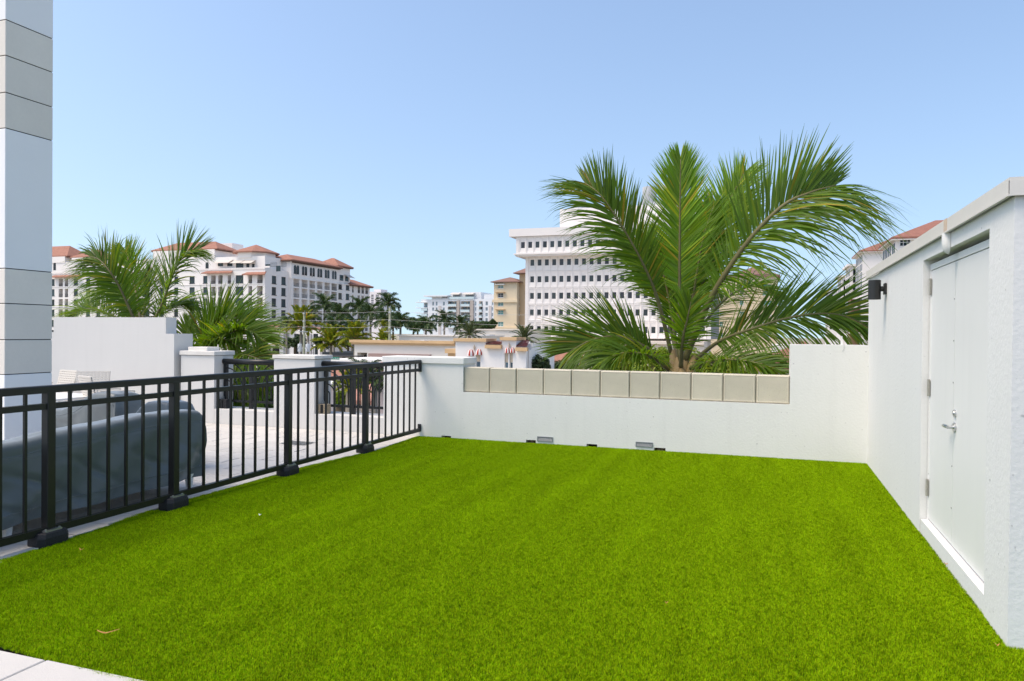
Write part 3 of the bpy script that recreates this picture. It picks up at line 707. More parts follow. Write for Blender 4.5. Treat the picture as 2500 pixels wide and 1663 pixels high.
def C5(x, y, Y): return on_y(1340+x/2.45, 320+y/2.45, Y)
YP = 11.5
cb = C5(790, 1440, YP)
palm = thing('palm_tree', 'large feather palm rising behind the concrete panel wall', 'palm', (cb.x, YP, Z_STREET))
b = MB(); zt = cb.z
b.tube([(cb.x+.25,YP+.1,Z_STREET),(cb.x+.1,YP,Z_STREET+3),(cb.x,YP,zt-1.5),(cb.x,YP,zt-.15)], [.24,.19,.16,.15], 14); b.build('trunk', M_trunk, palm, smooth=True)
b = MB()
for k, (dx, h, rr) in enumerate(((-.10,.34,.10),(.05,.30,.095),(.16,.26,.09),(-.02,.22,.12))):
    b.tube([(cb.x+dx*.4, YP-.06*k, zt-.5),(cb.x+dx*.8, YP-.04*k, zt-.1),(cb.x+dx*1.3, YP-.02*k, zt+h)], [rr*1.1, rr, .045], 10)
b.tube([(cb.x+.04,YP-.22,zt-.25),(cb.x+.05,YP-.24,zt-.05),(cb.x+.03,YP-.2,zt+.07)], [.09,.10,.02], 10)
b.build('leaf_base', M_sheath, palm, smooth=True)
FR = [
 # ctrl (survey px, Y), normal, leaflet length, n, droop, extra
 ([(735,1340,11.5),(655,1020,11.3),(560,790,11.1),(430,560,10.9),(310,385,10.8),(215,310,10.9)], (.35,-.85,.35), .74, 105, .25, dict(seed=11, lift=.15, sdroop=(.10,.5), slen=(.95,1.2), a0=55, t0=.24, width=.034)),
 ([(785,1380,11.4),(782,900,11.45),(784,500,11.5),(788,170,11.55)], (0,-1,.1), .62, 120, .06, dict(seed=12, a0=60, a1=14, lift=.12, plum=.2, bright=1.6, t0=.28, width=.032)),
 ([(800,1400,11.5),(955,1030,11.2),(1170,690,10.9),(1390,455,10.8),(1560,370,10.9),(1715,325,11.1)], (-.35,-.85,.35), .95, 115, .30, dict(seed=13, lift=.15, sdroop=(.75,.05), slen=(1.35,.95), bright=1.1, width=.038, a0=62, a1=24, r0=.06, t0=.24)),
 ([(835,1405,11.5),(1000,1270,11.3),(1210,1185,11.1),(1500,1105,11.0),(1760,1105,11.0),(2010,1230,11.1)], (-.05,-.75,.65), .78, 110, .5, dict(seed=14, lift=.2, sdroop=(.8,.12), a0=52, t0=.2)),
 ([(735,1420,11.5),(590,1300,11.3),(420,1230,11.1),(260,1250,10.9),(120,1320,10.8)], (.05,-.75,.65), .78, 110, .5, dict(seed=15, lift=.2, sdroop=(.12,.8), a0=52, t0=.2)),
 ([(800,1380,11.9),(900,950,12.3),(1000,640,12.6),(1090,400,12.8),(1170,250,12.9)], (-.2,-.9,.3), .68, 95, .12, dict(seed=16, lift=.15, bright=1.5, t0=.25, width=.032)),
 ([(850,1420,11.3),(1010,1370,10.7),(1200,1380,10.3),(1400,1440,10.1)], (0,-.4,.9), .6, 80, .5, dict(seed=18, lift=.3)),
 ([(715,1425,11.4),(600,1345,10.8),(440,1330,10.4),(300,1390,10.2)], (0,-.4,.9), .6, 75, .55, dict(seed=19, lift=.3)),
 ([(800,1390,11.8),(930,1150,12.6),(1090,980,13.2),(1250,930,13.6),(1380,1000,13.8)], (-.2,-.6,.7), .7, 80, .45, dict(seed=20, lift=.25, bright=1.2, width=.03)),
 ([(790,1400,11.9),(830,1150,12.6),(860,900,13.2),(860,700,13.6)], (0,-.9,.3), .6, 80, .2, dict(seed=22, lift=.2, t0=.25)),
 ([(790,1400,11.8),(850,1080,12.0),(890,820,12.2),(930,620,12.3),(985,450,12.4)], (-.2,-.95,.2), .64, 90, .12, dict(seed=24, lift=.15, bright=1.45, t0=.25, width=.032)),
 ([(775,1390,11.8),(735,1100,12.0),(690,880,12.1),(640,700,12.2)], (.2,-.95,.2), .6, 80, .2, dict(seed=25, lift=.15, bright=1.05, t0=.25)),
 ([(795,1400,11.8),(870,1080,12.1),(960,800,12.4),(1060,560,12.6),(1160,400,12.8)], (-.2,-.95,.2), .62, 80, .15, dict(seed=27, lift=.15, bright=1.3, t0=.3, width=.032)),
 ([(780,1390,11.8),(690,1050,12.2),(600,800,12.5),(520,640,12.7)], (.2,-.95,.2), .6, 75, .2, dict(seed=28, lift=.15, bright=1.1, t0=.35, width=.032)),
 ([(790,1410,11.3),(800,1250,11.0),(830,1120,10.9),(850,1020,10.9)], (0,-.95,.2), .42, 45, .25, dict(seed=26, lift=.3, bright=1.2, t0=.2, width=.03)),
]
for ct, nn, ll, n_, dr, kw in FR:
    frond(palm, [C5(*c) for c in ct], nn, ll, n_, droop=dr, **kw)

# palm behind the tall stepped wall
def C7(x, y, Y): return on_y(120+x/6.03, 540+y/6.03, Y)
def C2(x, y, Y): return on_y(420+x/4.3556, 540+y/4.3556, Y)
YL = 11.2
cb = C7(1330, 1560, YL)
palm2 = thing('palm_tree', 'feather palm whose fronds rise above the tall stepped wall', 'palm', (cb.x, YL, Z_STREET))
b = MB(); b.tube([(cb.x,YL,Z_STREET),(cb.x,YL,cb.z-1),(cb.x,YL,cb.z)], [.22,.17,.14], 12); b.build('trunk', M_trunk, palm2, smooth=True)
for ct, nn, ll, n_, dr, kw in [
 ([(1300,1560,11.2),(1170,1260,11.1),(1030,960,11.0),(890,740,10.9),(740,570,10.9),(600,520,10.9)], (.35,-.8,.45), .72, 80, .3, dict(seed=31, lift=.15, sdroop=(.55,.85))),
 ([(1480,1560,11.2),(1640,1280,11.1),(1760,950,11.1),(1860,700,11.1),(1990,500,11.1),(2190,420,11.2)], (-.35,-.85,.35), .70, 85, .2, dict(seed=32, lift=.15, sdroop=(.5,.06))),
 ([(1360,1560,11.4),(1290,1100,11.7),(1200,700,11.9),(1120,420,12.0)], (.2,-.9,.3), .62, 70, .15, dict(seed=33, lift=.2, bright=1.35)),
 ([(1330,1560,11.3),(1200,1200,11.9),(1000,1020,12.3),(760,1050,12.6),(560,1250,12.7)], (.2,-.4,.9), .75, 80, .55, dict(seed=34, lift=.2)),
 ([(1360,1560,11.3),(1420,1200,11.8),(1480,900,12.1),(1440,720,12.3)], (-.1,-.9,.3), .6, 65, .3, dict(seed=35, lift=.2)),
 ([(1330,1590,11.2),(1060,1450,11.5),(760,1330,11.7),(480,1300,11.8),(330,1430,11.9)], (.1,-.4,.9), .62, 70, .3, dict(seed=36, lift=.5)),
 ([(1400,1590,11.3),(1600,1380,11.9),(1850,1220,12.3),(2060,1260,12.5)], (-.1,-.4,.9), .7, 70, .5, dict(seed=37, lift=.2)),
]: frond(palm2, [C7(*c) for c in ct], nn, ll, n_, droop=dr, **kw)
# palm behind the two piers
YL3 = 11.6
cb = C2(330, 1640, YL3)
palm3 = thing('palm_tree', 'feather palm crouching low behind the white pier and left arched railing', 'palm', (cb.x, YL3, Z_STREET))
b = MB(); b.tube([(cb.x,YL3,Z_STREET),(cb.x,YL3,cb.z-1),(cb.x,YL3,cb.z)], [.22,.17,.14], 12); b.build('trunk', M_trunk, palm3, smooth=True)
for ct, nn, ll, n_, dr, kw in [
 ([(300,1640,11.6),(420,1380,11.3),(590,1200,11.0),(800,1160,10.8),(1010,1290,10.7)], (-.1,-.5,.85), .80, 100, .25, dict(seed=41, lift=.55, width=.042, a0=50)),
 ([(280,1640,11.6),(330,1330,11.8),(450,1120,11.9),(640,1010,11.9),(860,1040,11.9)], (-.2,-.7,.7), .80, 100, .2, dict(seed=42, lift=.5, width=.042, a0=48)),
 ([(250,1640,11.7),(190,1400,11.9),(160,1230,12.0),(190,1080,12.1)], (0,-.9,.2), .5, 60, .15, dict(seed=43, lift=.2, bright=1.1)),
 ([(340,1660,11.5),(480,1480,11.0),(680,1420,10.6),(900,1460,10.35),(1080,1600,10.3)], (0,-.4,.9), .72, 90, .6, dict(seed=44, lift=.3, width=.042)),
 ([(330,1680,11.4),(430,1560,10.9),(560,1600,10.5),(680,1760,10.3),(740,1960,10.25)], (.1,-.6,.7), .7, 70, .7, dict(seed=45, lift=.2)),
 ([(330,1700,11.4),(520,1650,11.2),(760,1640,11.1),(980,1780,11.0)], (.0,-.5,.8), .7, 80, .7, dict(seed=46, lift=.2)),
 ([(260,1650,11.5),(300,1450,11.1),(400,1300,10.9),(560,1260,10.8),(720,1340,10.7)], (-.1,-.6,.8), .65, 75, .45, dict(seed=47, lift=.4)),
 ([(300,1720,11.5),(420,1800,10.9),(520,1950,10.7),(560,2150,10.6)], (.3,-.8,.5), .7, 70, .6, dict(seed=48, lift=.2)),
]: frond(palm3, [C2(*c) for c in ct], nn, ll, n_, droop=dr, **kw)
# ================================================================== CITY BEHIND
M_asph = mat('asphalt', (.10,.10,.10), .9, .15, var=.2, vscale=.2)
g = MB(); g.add([(-3000,-200,Z_STREET),(3000,-200,Z_STREET),(3000,4000,Z_STREET),(-3000,4000,Z_STREET)], [(0,1,2,3)])
ground = kind(g.build('ground', mat('ground_mix', (.34,.31,.25), .95, .05, var=.35, vscale=.02, var2=.2, v2scale=.3)), 'structure')
g = MB(); g.add([(-200,14,Z_STREET+.004),(200,14,Z_STREET+.004),(200,32,Z_STREET+.004),(-200,32,Z_STREET+.004)], [(0,1,2,3)])
road = kind(g.build('road', M_asph), 'structure')
g = MB(); g.add([(-70,62,Z_STREET+.008),(-58,62,Z_STREET+.008),(-58,400,Z_STREET+.008),(-70,400,Z_STREET+.008)], [(0,1,2,3)])
kind(g.build('road', M_asph), 'structure')
M_bwhite = mat('render_white', (.84,.79,.74), .8, .2, var=.03, vscale=.2)
M_bgrey = mat('render_grey', (.40,.38,.38), .8, .2, var=.05, vscale=.3)
M_glass = mat('dark_glass', (.014,.019,.022), .08, .3, var=.5, vscale=.15, obj_rand=.75)
M_glassg = mat('green_glass', (.02,.036,.040), .08, .3, var=.6, vscale=.15, obj_rand=.75)
M_glasst = mat('teal_glass', (.10,.30,.27), .15, .5, var=.5, vscale=.2, obj_rand=.4)
M_glassb = mat('blue_glass', (.13,.20,.25), .1, .5, var=.4, vscale=.2, obj_rand=.4)
M_frame = mat('dark_frame', (.03,.035,.04), .5, .3)
M_wframe = mat('white_frame', (.72,.72,.70), .5, .3)
M_iron = mat('iron_rail', (.02,.02,.022), .5, .3)
M_tile = mat('red_roof_tile', (.34,.165,.115), .8, .2, var=.28, vscale=1.2, var2=.25, v2scale=3.5)
M_soffit = mat('wood_soffit', (.14,.085,.06), .8, .2)
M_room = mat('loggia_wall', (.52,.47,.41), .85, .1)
M_awn = mat('awning_cloth', (.60,.55,.49), .8, .2)
def rail(root, fac, u0, u1, z0, dep, h=1.05, n=8, m=None):
    b = MB(); m = m or M_iron
    fac.box(b, u0, u1, z0+h-.06, z0+h, dep, dep+.06); fac.box(b, u0, u1, z0+.08, z0+.13, dep, dep+.06)
    for i in range(n+1):
        u = u0+(u1-u0)*i/n; fac.box(b, u-.02, u+.02, z0+.13, z0+h-.06, dep+.01, dep+.05)
    b.build('balcony_railing', m, root)
def hip_tiles(root, x0, x1, y0, y1, ze, zr, over, name='roof'):
    b = MB(); b.hip(x0, x1, y0, y1, ze, zr, over, 0, .3); o = b.build(name, M_tile, root)
    e = over-.12; b = MB(); b.box(x0-e, x1+e, y0-e, y1+e, ze-.55, ze-.31); b.build('eave_soffit', M_soffit, o); return o

# ------------------------------------------------------------------ apartment block with red tile roofs
XW, YW = -129.0, 167.0
FR_ = Fac('X+', XW); FL_ = Fac('Y', YW); FP_ = Fac('X+', XW-1.0)
apt = thing('apartment_block', 'long white apartment block with red tile roofs, loggias and paired arched windows', 'building', (XW-15, YW+15, Z_STREET))
ZR = [16.8-3.14*k for k in range(0, 7)]        # window heads, top regular storey first
def px2(x): return 420+x/4.3556
def px7(x): return 660+x/9.065
# left wing wall with punched windows
XL0 = FL_.u(60); cols = [128,185,215,240,268,300,330,360,395,430]
holes = []; wins = []
def add_w(fac, pa, pb, z0, z1): 
    a, b_ = fac.u(pa, 720), fac.u(pb, 720); holes.append((a, b_, z0, z1)); wins.append((fac, a, b_, z0, z1))
for c in cols:
    for z in ZR[:6]: add_w(FL_, c-5, c+5, z-2.0, z)
for a, b_ in ((185,240),(330,375)):
    for z in ZR[:6]: add_w(FL_, px2(a), px2(b_), z-2.05, z)
for z in ZR[:6]: add_w(FL_, px2(675), px2(757), z-2.2, z)
logL = []
for (a, b_) in ((412,462),(488,535),(588,625),(810,850),(903,962)):
    for z in ZR[:6]: logL.append((FL_.u(px2(a)), FL_.u(px2(b_)), z-2.5, z+.1))
for (a, b_) in ((143,153),(158,166)):
    for z in ZR[:5]: logL.append((FL_.u(a), FL_.u(b_), z-2.5, z+.1))
b = MB(); FL_.wall(b, XL0, XW-1.0, Z_STREET, 18.6, 0, .5, holes+logL); b.box(XL0, XW-1.6, YW+2.2, YW+30, Z_STREET, 18.6)
b.build('wall', M_bwhite, apt)
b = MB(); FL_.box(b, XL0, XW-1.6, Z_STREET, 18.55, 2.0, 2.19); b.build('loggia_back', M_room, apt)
for i, (a, b_, z0, z1) in enumerate(logL):
    FD = Fac('Y', YW+1.9); w_ = abs(b_-a); window(apt, FD, a+w_*.22, a+w_*.78, z0+.25, z1-.3, 0, M_frame, M_glass, 1, 0)
    rail(apt, FL_, a+.02, b_-.02, z0, .12, n=6)
    m_ = MB(); FL_.box(m_, a+.01, b_-.01, z0-.2, z0-.002, .5, 1.95); FL_.box(m_, a-.25, a-.02, z0, z1, .501, 1.95); m_.build('loggia_slab', M_bwhite, apt)
for fac, a, b_, z0, z1 in wins: window(apt, fac, a, b_, z0, z1, .22, M_frame, M_glassg, 2 if abs(b_-a) > 2 else 1, 1, .09, True)
# string courses
b = MB()
for z in (18.35, 18.62, 15.0-.75, 8.2): FL_.box(b, XL0, XW-1.0, z, z+.22, -.14, -.002)
b.build('string_course', M_bwhite, apt)
# upper storey, set back, with corner drum and awnings
b = MB(); FU = Fac('Y', YW+2.5); hol = [(FU.u(px2(a)), FU.u(px2(c)), FU.px(px2(a), 540+d/4.3556)[1], FU.px(px2(a), 540+e/4.3556)[1]) for a, c, d, e in ((483,540,482,447),(582,640,482,447),(675,757,516,447),(785,820,495,452),(845,875,495,455),(988,1035,495,458),(1100,1145,535,475))]
ztop = FU.px(600, 626)[1]
FU.wall(b, XL0+2, XW-3, 18.62, ztop, 0, .5, hol); b.box(XL0+2, XW-3, YW+3.01, YW+28, 18.62, ztop-.1); b.build('upper_wall', M_bwhite, apt)
b = MB(); FU.box(b, XL0+2, XW-3, 18.7, ztop-.3, .49, .499); b.build('room_dark', M_glass, apt)
for a, b_, z0, z1 in hol: window(apt, FU, a, b_, z0, z1, .2, M_frame, M_glassg, 2, 0)
for a, c in ((483,640),(672,765),(785,880)):
    u0, u1 = FU.u(px2(a-8)), FU.u(px2(c+8)); za = FU.px(px2(a), 540+415/4.3556)[1]; m_ = MB()
    p = [FU.P(u0,-.02,za), FU.P(u1,-.02,za), FU.P(u1,-2.0,za-1.0), FU.P(u0,-2.0,za-1.0)]; q = [(x,y,z-.08) for x,y,z in p]
    m_.add(p+q, [(0,1,2,3),(7,6,5,4),(2,1,5,6),(3,2,6,7),(0,3,7,4)]); m_.build('awning', M_awn, apt)
for a, c in ((1035,1105),(1148,1205)): rail(apt, Fac('Y', YW+.3), FL_.u(px2(a)), FL_.u(px2(c)), 18.85, 0, 1.2, 8)
# corner drum with pyramid roof
ux0, ux1 = FL_.u(px2(552)), FL_.u(px2(868)); ze = on_y(px2(710), 540+322/4.3556, YW+2)[2]; za = on_y(px2(712), 540+250/4.3556, YW+6)[2]
b = MB(); w_ = ux1-ux0; c = w_*.29
b.prism([(ux0+c,YW+2.2),(ux1-c,YW+2.2),(ux1,YW+2.2+c),(ux1,YW+2.2+w_-c),(ux1-c,YW+2.2+w_),(ux0+c,YW+2.2+w_),(ux0,YW+2.2+w_-c),(ux0,YW+2.2+c)], ztop-.4, ze-.3); b.build('corner_drum', M_bwhite, apt)
b = MB(); o_ = .9; cx, cy = (ux0+ux1)/2, YW+2.2+w_/2; cc = c*.75
P8 = [(ux0+cc-o_*.4,YW+2.2-o_),(ux1-cc+o_*.4,YW+2.2-o_),(ux1+o_,YW+2.2+cc),(ux1+o_,YW+2.2+w_-cc),(ux1-cc,YW+2.2+w_+o_),(ux0+cc,YW+2.2+w_+o_),(ux0-o_,YW+2.2+w_-cc),(ux0-o_,YW+2.2+cc)]
b.add([(x,y,ze) for x,y in P8]+[(x,y,ze-.3) for x,y in P8]+[(cx,cy,za)], [(i,(i+1)%8,16) for i in range(8)]+[(8+i,8+(i+1)%8,(i+1)%8,i) for i in range(8)]+[tuple(range(15,7,-1))]); b.build('roof', M_tile, apt)
# stair head boxes behind
for a, c, y0, y1, dp in ((462,640,240,330,14),(830,895,290,360,12)):
    p0, p1 = on_y(px2(a), 540+y0/4.3556, YW+dp), on_y(px2(c), 540+y1/4.3556, YW+dp); b = MB(); b.box(p0.x, p1.x, YW+dp, YW+dp+5, ztop-.5, p0.z); b.build('stair_head', M_bwhite, apt)
# skirt roofs over the two loggia bays and the left ones
def skirt(a, c, ya, yb):
    u0, u1 = FL_.u(a), FL_.u(c); zt, zb = FL_.px((a+c)/2, ya)[1], FL_.px((a+c)/2, yb)[1]; b = MB()
    P = [(u0-.7,YW-1.3,zb),(u1+.7,YW-1.3,zb),(u1-.8,YW+1.6,zt),(u0+.8,YW+1.6,zt)]; Q = [(x,y,z-.28) for x,y,z in P]
    b.add(P+Q, [(0,1,2,3),(7,6,5,4),(0,4,5,1),(1,5,6,2),(3,2,6,7),(0,3,7,4)]); b.build('skirt_roof', M_tile, apt)
skirt(px2(362), px2(640), 655.5, 666.5); skirt(px2(795), px2(995), 657, 670); skirt(132, 196, 666, 676); skirt(234, 262, 666, 676)
# hip roofs on the left wing
for a, c, ye, yr in ((60,165,628,602),(178,236,628,610),(376,530,612,592)):
    p0, p1 = on_y(a, ye, YW+3), on_y(c, ye, YW+3); zr = on_y((a+c)/2, yr, YW+7)[2]; hip_tiles(apt, p0.x, p1.x, YW+3, YW+12, p0.z, zr, .6)
    m_ = MB(); m_.box(p0.x+.3, p1.x-.3, YW+2.3, YW+11.5, ztop-.2, p0.z-.3); m_.build('roof_drum', M_bwhite, apt)
for pxa in (133, 498, 505):
    if pxa == 498: continue
    z0, z1 = FU.px(pxa, 660)[1], FU.px(pxa, 645)[1]; u = FU.u(pxa); m_ = MB(); r = .55
    pts = [(u-r, z0), (u+r, z0)]+[(u+r*math.cos(k*math.pi/10), z1+r*math.sin(k*math.pi/10)) for k in range(11)]
    m_.add([FU.P(x,-.02,z) for x, z in pts], [tuple(range(len(pts)))]); m_.build('arched_window', M_glass, apt)

# right wing: plain wall with two window columns
holes = []; wins = []
for a, b_ in ((33,133),(245,345)):
    for k in range(7):
        u0, u1 = FP_.u(px7(a), 700), FP_.u(px7(b_), 700); z = ZR[k] if k < 6 else ZR[6]; holes.append((u0, u1, z-2.2, z)); wins.append((FP_, u0, u1, z-2.2, z))
YJ = FR_.u(px7(470), 700)
b = MB(); FP_.wall(b, YW+.5, YJ, Z_STREET, 18.6, 0, .5, holes); b.build('wall', M_bwhite, apt)
YE = FR_.u(px7(1775), 700); YE2 = FR_.u(px7(2200), 700)
holes2 = []; lg_ = []; zt0 = FR_.px(px7(508), 590+780/9.065)[1]; pit = 3.14
for (a, b_) in ((508,640),(690,820),(862,985),(1032,1150),(1195,1312),(1350,1470)):
    for k in range(7): z = zt0-k*pit; lg_.append((FR_.u(px7(a)), FR_.u(px7(b_)), z-2.72, z))
for (a, b_) in ((1508,1588),(1672,1750)):
    for k in range(7): z = ZR[k]+.1; u0, u1 = FR_.u(px7(a), 700), FR_.u(px7(b_), 700); holes2.append((u0, u1, z-1.95, z)); wins.append((FR_, u0, u1, z-1.95, z))
for (a, b_) in ((1808,1842),(1930,1985),(2015,2070),(2100,2160)):
    for k in range(7): z = ZR[k]-.1; lg_.append((FR_.u(px7(a)), FR_.u(px7(b_)), z-2.4, z))
zc = FR_.px(px7(500), 590+735/9.065)[1]
b = MB(); FR_.wall(b, YJ, YE2, Z_STREET, zc-1.0, 0, .55, holes2+lg_)
b.box(XW-20, XW-2.3, YW+30.1, YE2, Z_STREET, zc-1.0); b.box(XW-20, XW-2.3, YJ, YW+30, Z_STREET, zc-1); FR_.box(b, YJ+.0, YJ+.5, Z_STREET, zc-1, .551, 2.2); b.build('wall', M_bwhite, apt)
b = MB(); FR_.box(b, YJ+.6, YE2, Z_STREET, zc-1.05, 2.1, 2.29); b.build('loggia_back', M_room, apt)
FD = Fac('X+', XW-2.0)
for i, (a, b_, z0, z1) in enumerate(lg_):
    a, b_ = min(a,b_), max(a,b_); w_ = b_-a; k = (i*7) % 3
    window(apt, FD, a+w_*(.05+.12*k), a+w_*(.55+.12*k), z0+.15, z1-.5, 0, M_frame, M_glass, 1, 0)
    rail(apt, FR_, a+.02, b_-.02, z0, .12, n=7)
    m_ = MB(); FR_.box(m_, a+.01, b_-.01, z0-.2, z0-.002, .55, 2.05); FR_.box(m_, b_+.02, b_+.25, z0, z1, .551, 2.05); m_.build('loggia_slab', M_bwhite, apt)
for fac, a, b_, z0, z1 in wins: window(apt, fac, a, b_, z0, z1, .22, M_frame, M_glassg, 2, 1, .09, True)
# arcade storey with paired arched windows under the long roof
zs_ = zc-1.0; ztp = FR_.px(px7(500), 590+430/9.065)[1]; YA1 = FR_.u(px7(1520), 640)
b = MB(); FR_.box(b, YJ-.2, YA1, zs_, ztp, 0, 12); b.build('arcade_wall', M_bwhite, apt)
b = MB(); FR_.box(b, YJ-.25, YE2, zs_-.1, zs_+.18, -.18, -.002); b.build('string_course', M_bwhite, apt)
zb_, zh_ = FR_.px(px7(540), 590+718/9.065)[1], FR_.px(px7(540), 590+565/9.065)[1]
for xc in (540,605,722,782,895,952,1062,1118,1225,1280,1385,1437):
    u = FR_.u(px7(xc), 660); r = .62
    def arch(rr, d, e=0): return [FR_.P(u-rr,d,zb_-e),FR_.P(u+rr,d,zb_-e)]+[FR_.P(u+rr*math.cos(k*math.pi/10),d,zh_+rr*math.sin(k*math.pi/10)) for k in range(11)]
    n_ = 13; m_ = MB(); vs = arch(r+.16,-.10,.1)+arch(r,-.10)+arch(r+.16,-.002,.1)
    m_.add(vs, [(i,(i+1)%n_,n_+(i+1)%n_,n_+i) for i in range(n_)]+[(2*n_+i,2*n_+(i+1)%n_,(i+1)%n_,i) for i in range(n_)]); wo = m_.build('arched_window', M_bwhite, apt)
    m_ = MB(); m_.add(arch(r+.02,-.03), [tuple(range(n_))]); m_.build('pane', M_glass, wo)
zr_ = FR_.px(px7(900), 590+385/9.065)[1]+1.0
hip_tiles(apt, XW-11, XW, YJ-.2, YA1, ztp+.35, ztp+2.6, 1.0)
for i in range(34):
    u = YJ+.3+i*(YA1-YJ)/34; m_ = MB(); FR_.box(m_, u-.12, u+.12, ztp-.5, ztp-.2, -.85, -.003); m_.build('bracket', M_soffit, apt)
# right tower with small hip roof and end bay
pT0, pT1 = FR_.px(px7(1520), 590+560/9.065), FR_.px(px7(1800), 590+575/9.065)
b = MB(); b.box(XW-9, XW-.6, YA1+.01, FR_.u(px7(1800),650), zs_, pT0[1]+.2); b.build('tower_wall', M_bwhite, apt)
hip_tiles(apt, XW-9, XW-.6, YA1+.01, FR_.u(px7(1800),650), pT0[1]+.5, pT0[1]+3.3, .9)
for a, c, d, e in ((1535,1610,735,860),(1655,1725,770,875)):
    FQ = Fac('X+', XW-.6); window(apt, FQ, FQ.u(px7(a),680), FQ.u(px7(c),680), FQ.px(px7(a),590+e/9.065)[1], FQ.px(px7(a),590+d/9.065)[1], -.06, M_frame, M_glassg, 1, 0)
m_ = MB(); FQ = Fac('X+', XW-.6); u0, u1 = FQ.u(px7(1635),680), FQ.u(px7(1770),680); z = FQ.px(px7(1635), 590+725/9.065)[1]
p = [FQ.P(u0,-.02,z),FQ.P(u1,-.02,z),FQ.P(u1,-1.8,z-1),FQ.P(u0,-1.8,z-1)]; m_.add(p+[(x,y,q-.08) for x,y,q in p], [(0,1,2,3),(7,6,5,4),(2,1,5,6),(3,2,6,7),(0,3,7,4)]); m_.build('awning', M_awn, apt)
hip_tiles(apt, XW-8, XW, YE, YE2, zs_+.35, zs_+2.4, 1.0)
# single-storey tiled wing in front of it
FX = Fac('Y', 150)
low = thing('tiled_wing', 'low grey and white wing with red tile roof and balcony below the apartment block', 'building', (FX.u(690), 152, Z_STREET))
u0, u1 = FX.u(636), FX.u(800); zt = FX.px(680, 805)[1]
ho = [(FX.u(a), FX.u(c), FX.px(a, d)[1], FX.px(a, e)[1]) for a, c, d, e in ((665,683,838,817),(665,683,870,847),(718,730,838,815),(718,730,870,846),(765,777,838,815),(765,777,870,846))]
b = MB(); FX.wall(b, u0, u1, Z_STREET, zt, 0, .4, ho); b.box(u0, u1, 150.41, 164, Z_STREET, zt); b.build('wall', M_bwhite, low)
for h in ho: window(low, FX, *h, .3, M_frame, M_glass, 1, 0)
for a, c in ((694,706),(738,745),(752,762),(783,796)):
    b = MB(); FX.box(b, FX.u(a), FX.u(c), Z_STREET, zt-.9, -.25, -.003); b.build('grey_panel', M_bgrey, low)
rail(low, FX, FX.u(682), FX.u(693), FX.px(685, 837)[1], -1.2, 1.0, 6)
b = MB(); FX.box(b, FX.u(664), FX.u(696), FX.px(680,842)[1], FX.px(680,838)[1], -1.4, -.004); b.build('balcony_slab', M_bwhite, low)
b = MB(); x0_, x1_ = FX.u(640), FX.u(716); b.hip(x0_, x1_, 148.4, 163, zt+.35, zt+1.9, .3); b.build('roof', M_tile, low)

# ------------------------------------------------------------------ white precast office tower
YT = 153.9; FT = Fac('Y', YT); FT2 = Fac('Y', YT-2.0)
M_pre = mat('precast_white', (.78,.73,.69), .75, .2, var=.03, vscale=.3, obj_rand=.02)
M_joint = mat('precast_joint', (.30,.29,.28), .9)
tw = thing('office_tower', 'white precast office tower with rows of small square windows and overhanging top storey', 'building', (FT.u(1480), YT+12, Z_STREET))
uc0 = FT.u(1299.2, 640); uc10 = FT.u(1481.3, 640); pt = (uc10-uc0)/10
ul = FT.u(1282.4, 700); ncol = 23; ur = uc0+pt*(ncol-.5)
HS = 3.65
def panel_mesh(W, H, name='facade_panel'):
    b = MB(); a, h = W/2-.02, H/2-.02; ww, wh = .41, .64; ins = .16
    vs = [(-a,0,-h),(a,0,-h),(a,0,h),(-a,0,h), (-a+ins,0,-h+.2),(a-ins,0,-h+.2),(a-ins,0,h-.22),(-a+ins,0,h-.22),
          (-a+ins+.03,.045,-h+.28),(a-ins-.03,.045,-h+.28),(a-ins-.03,.08,h-.28),(-a+ins+.03,.08,h-.28), (-ww,.17,-wh),(ww,.17,-wh),(ww,.17,wh),(-ww,.17,wh),
          (-a,.3,-h),(a,.3,-h),(a,.3,h),(-a,.3,h)]
    fs = [(4*k+i,4*k+(i+1)%4,4*k+4+(i+1)%4,4*k+4+i) for k in range(3) for i in range(4)]+[(16+i,16+(i+1)%4,(i+1)%4,i) for i in range(4)]
    b.add(vs, fs); return b.mesh(name, M_pre, fix=True)
pmsh = panel_mesh(pt, HS); wf = MB(); t_ = .05
wf.box(-.42,.42,.15,.21,-.65,-.60); wf.box(-.42,.42,.15,.21,.60,.65); wf.box(-.42,-.37,.15,.21,-.6,.6); wf.box(.37,.42,.15,.21,-.6,.6)
wf = wf.mesh('window', M_frame); gms = []
for i, cc in enumerate(((.016,.02,.022),(.03,.038,.04),(.022,.02,.026),(.012,.014,.016))):
    gp = MB(); gp.box(-.40,.40,.19,.205,-.63,.63); gms.append(gp.mesh('pane', mat('tower_glass%d' % i, cc, .07, .5)))
def put_panel(fac, u, z):
    p = inst(pmsh, 'facade_panel', tw, fac.P(u, 0, z)); w1 = link('window', wf, p); link('pane', rnd.choice(gms), p); return p
for r_ in range(5):
    for k in range(ncol): put_panel(FT, uc0+pt*k, .6+HS*(r_+.5))
u2 = FT2.u(1180+343/3.564, 598); z2 = FT2.px(1290, 480+420/3.564)[1]; n2 = ncol+1
for k in range(n2): put_panel(FT2, u2+pt*k, z2)
u2r = u2+pt*(n2-.5); zl = z2-HS/2; zh = z2+HS/2
b = MB(); b.box(ul, ur+.8, YT+.5, YT+26, .6, zl-.1); b.build('core', M_joint, tw)
b = MB(); FT.box(b, ul, uc0-pt/2-.03, .6, zl-.3, 0, .5); b.build('corner_pier', M_pre, tw); b = MB(); FT.box(b, uc0+pt*(ncol-.5)+.03, ur+.8, .6, zl-.3, 0, .5); b.build('corner_pier', M_pre, tw)
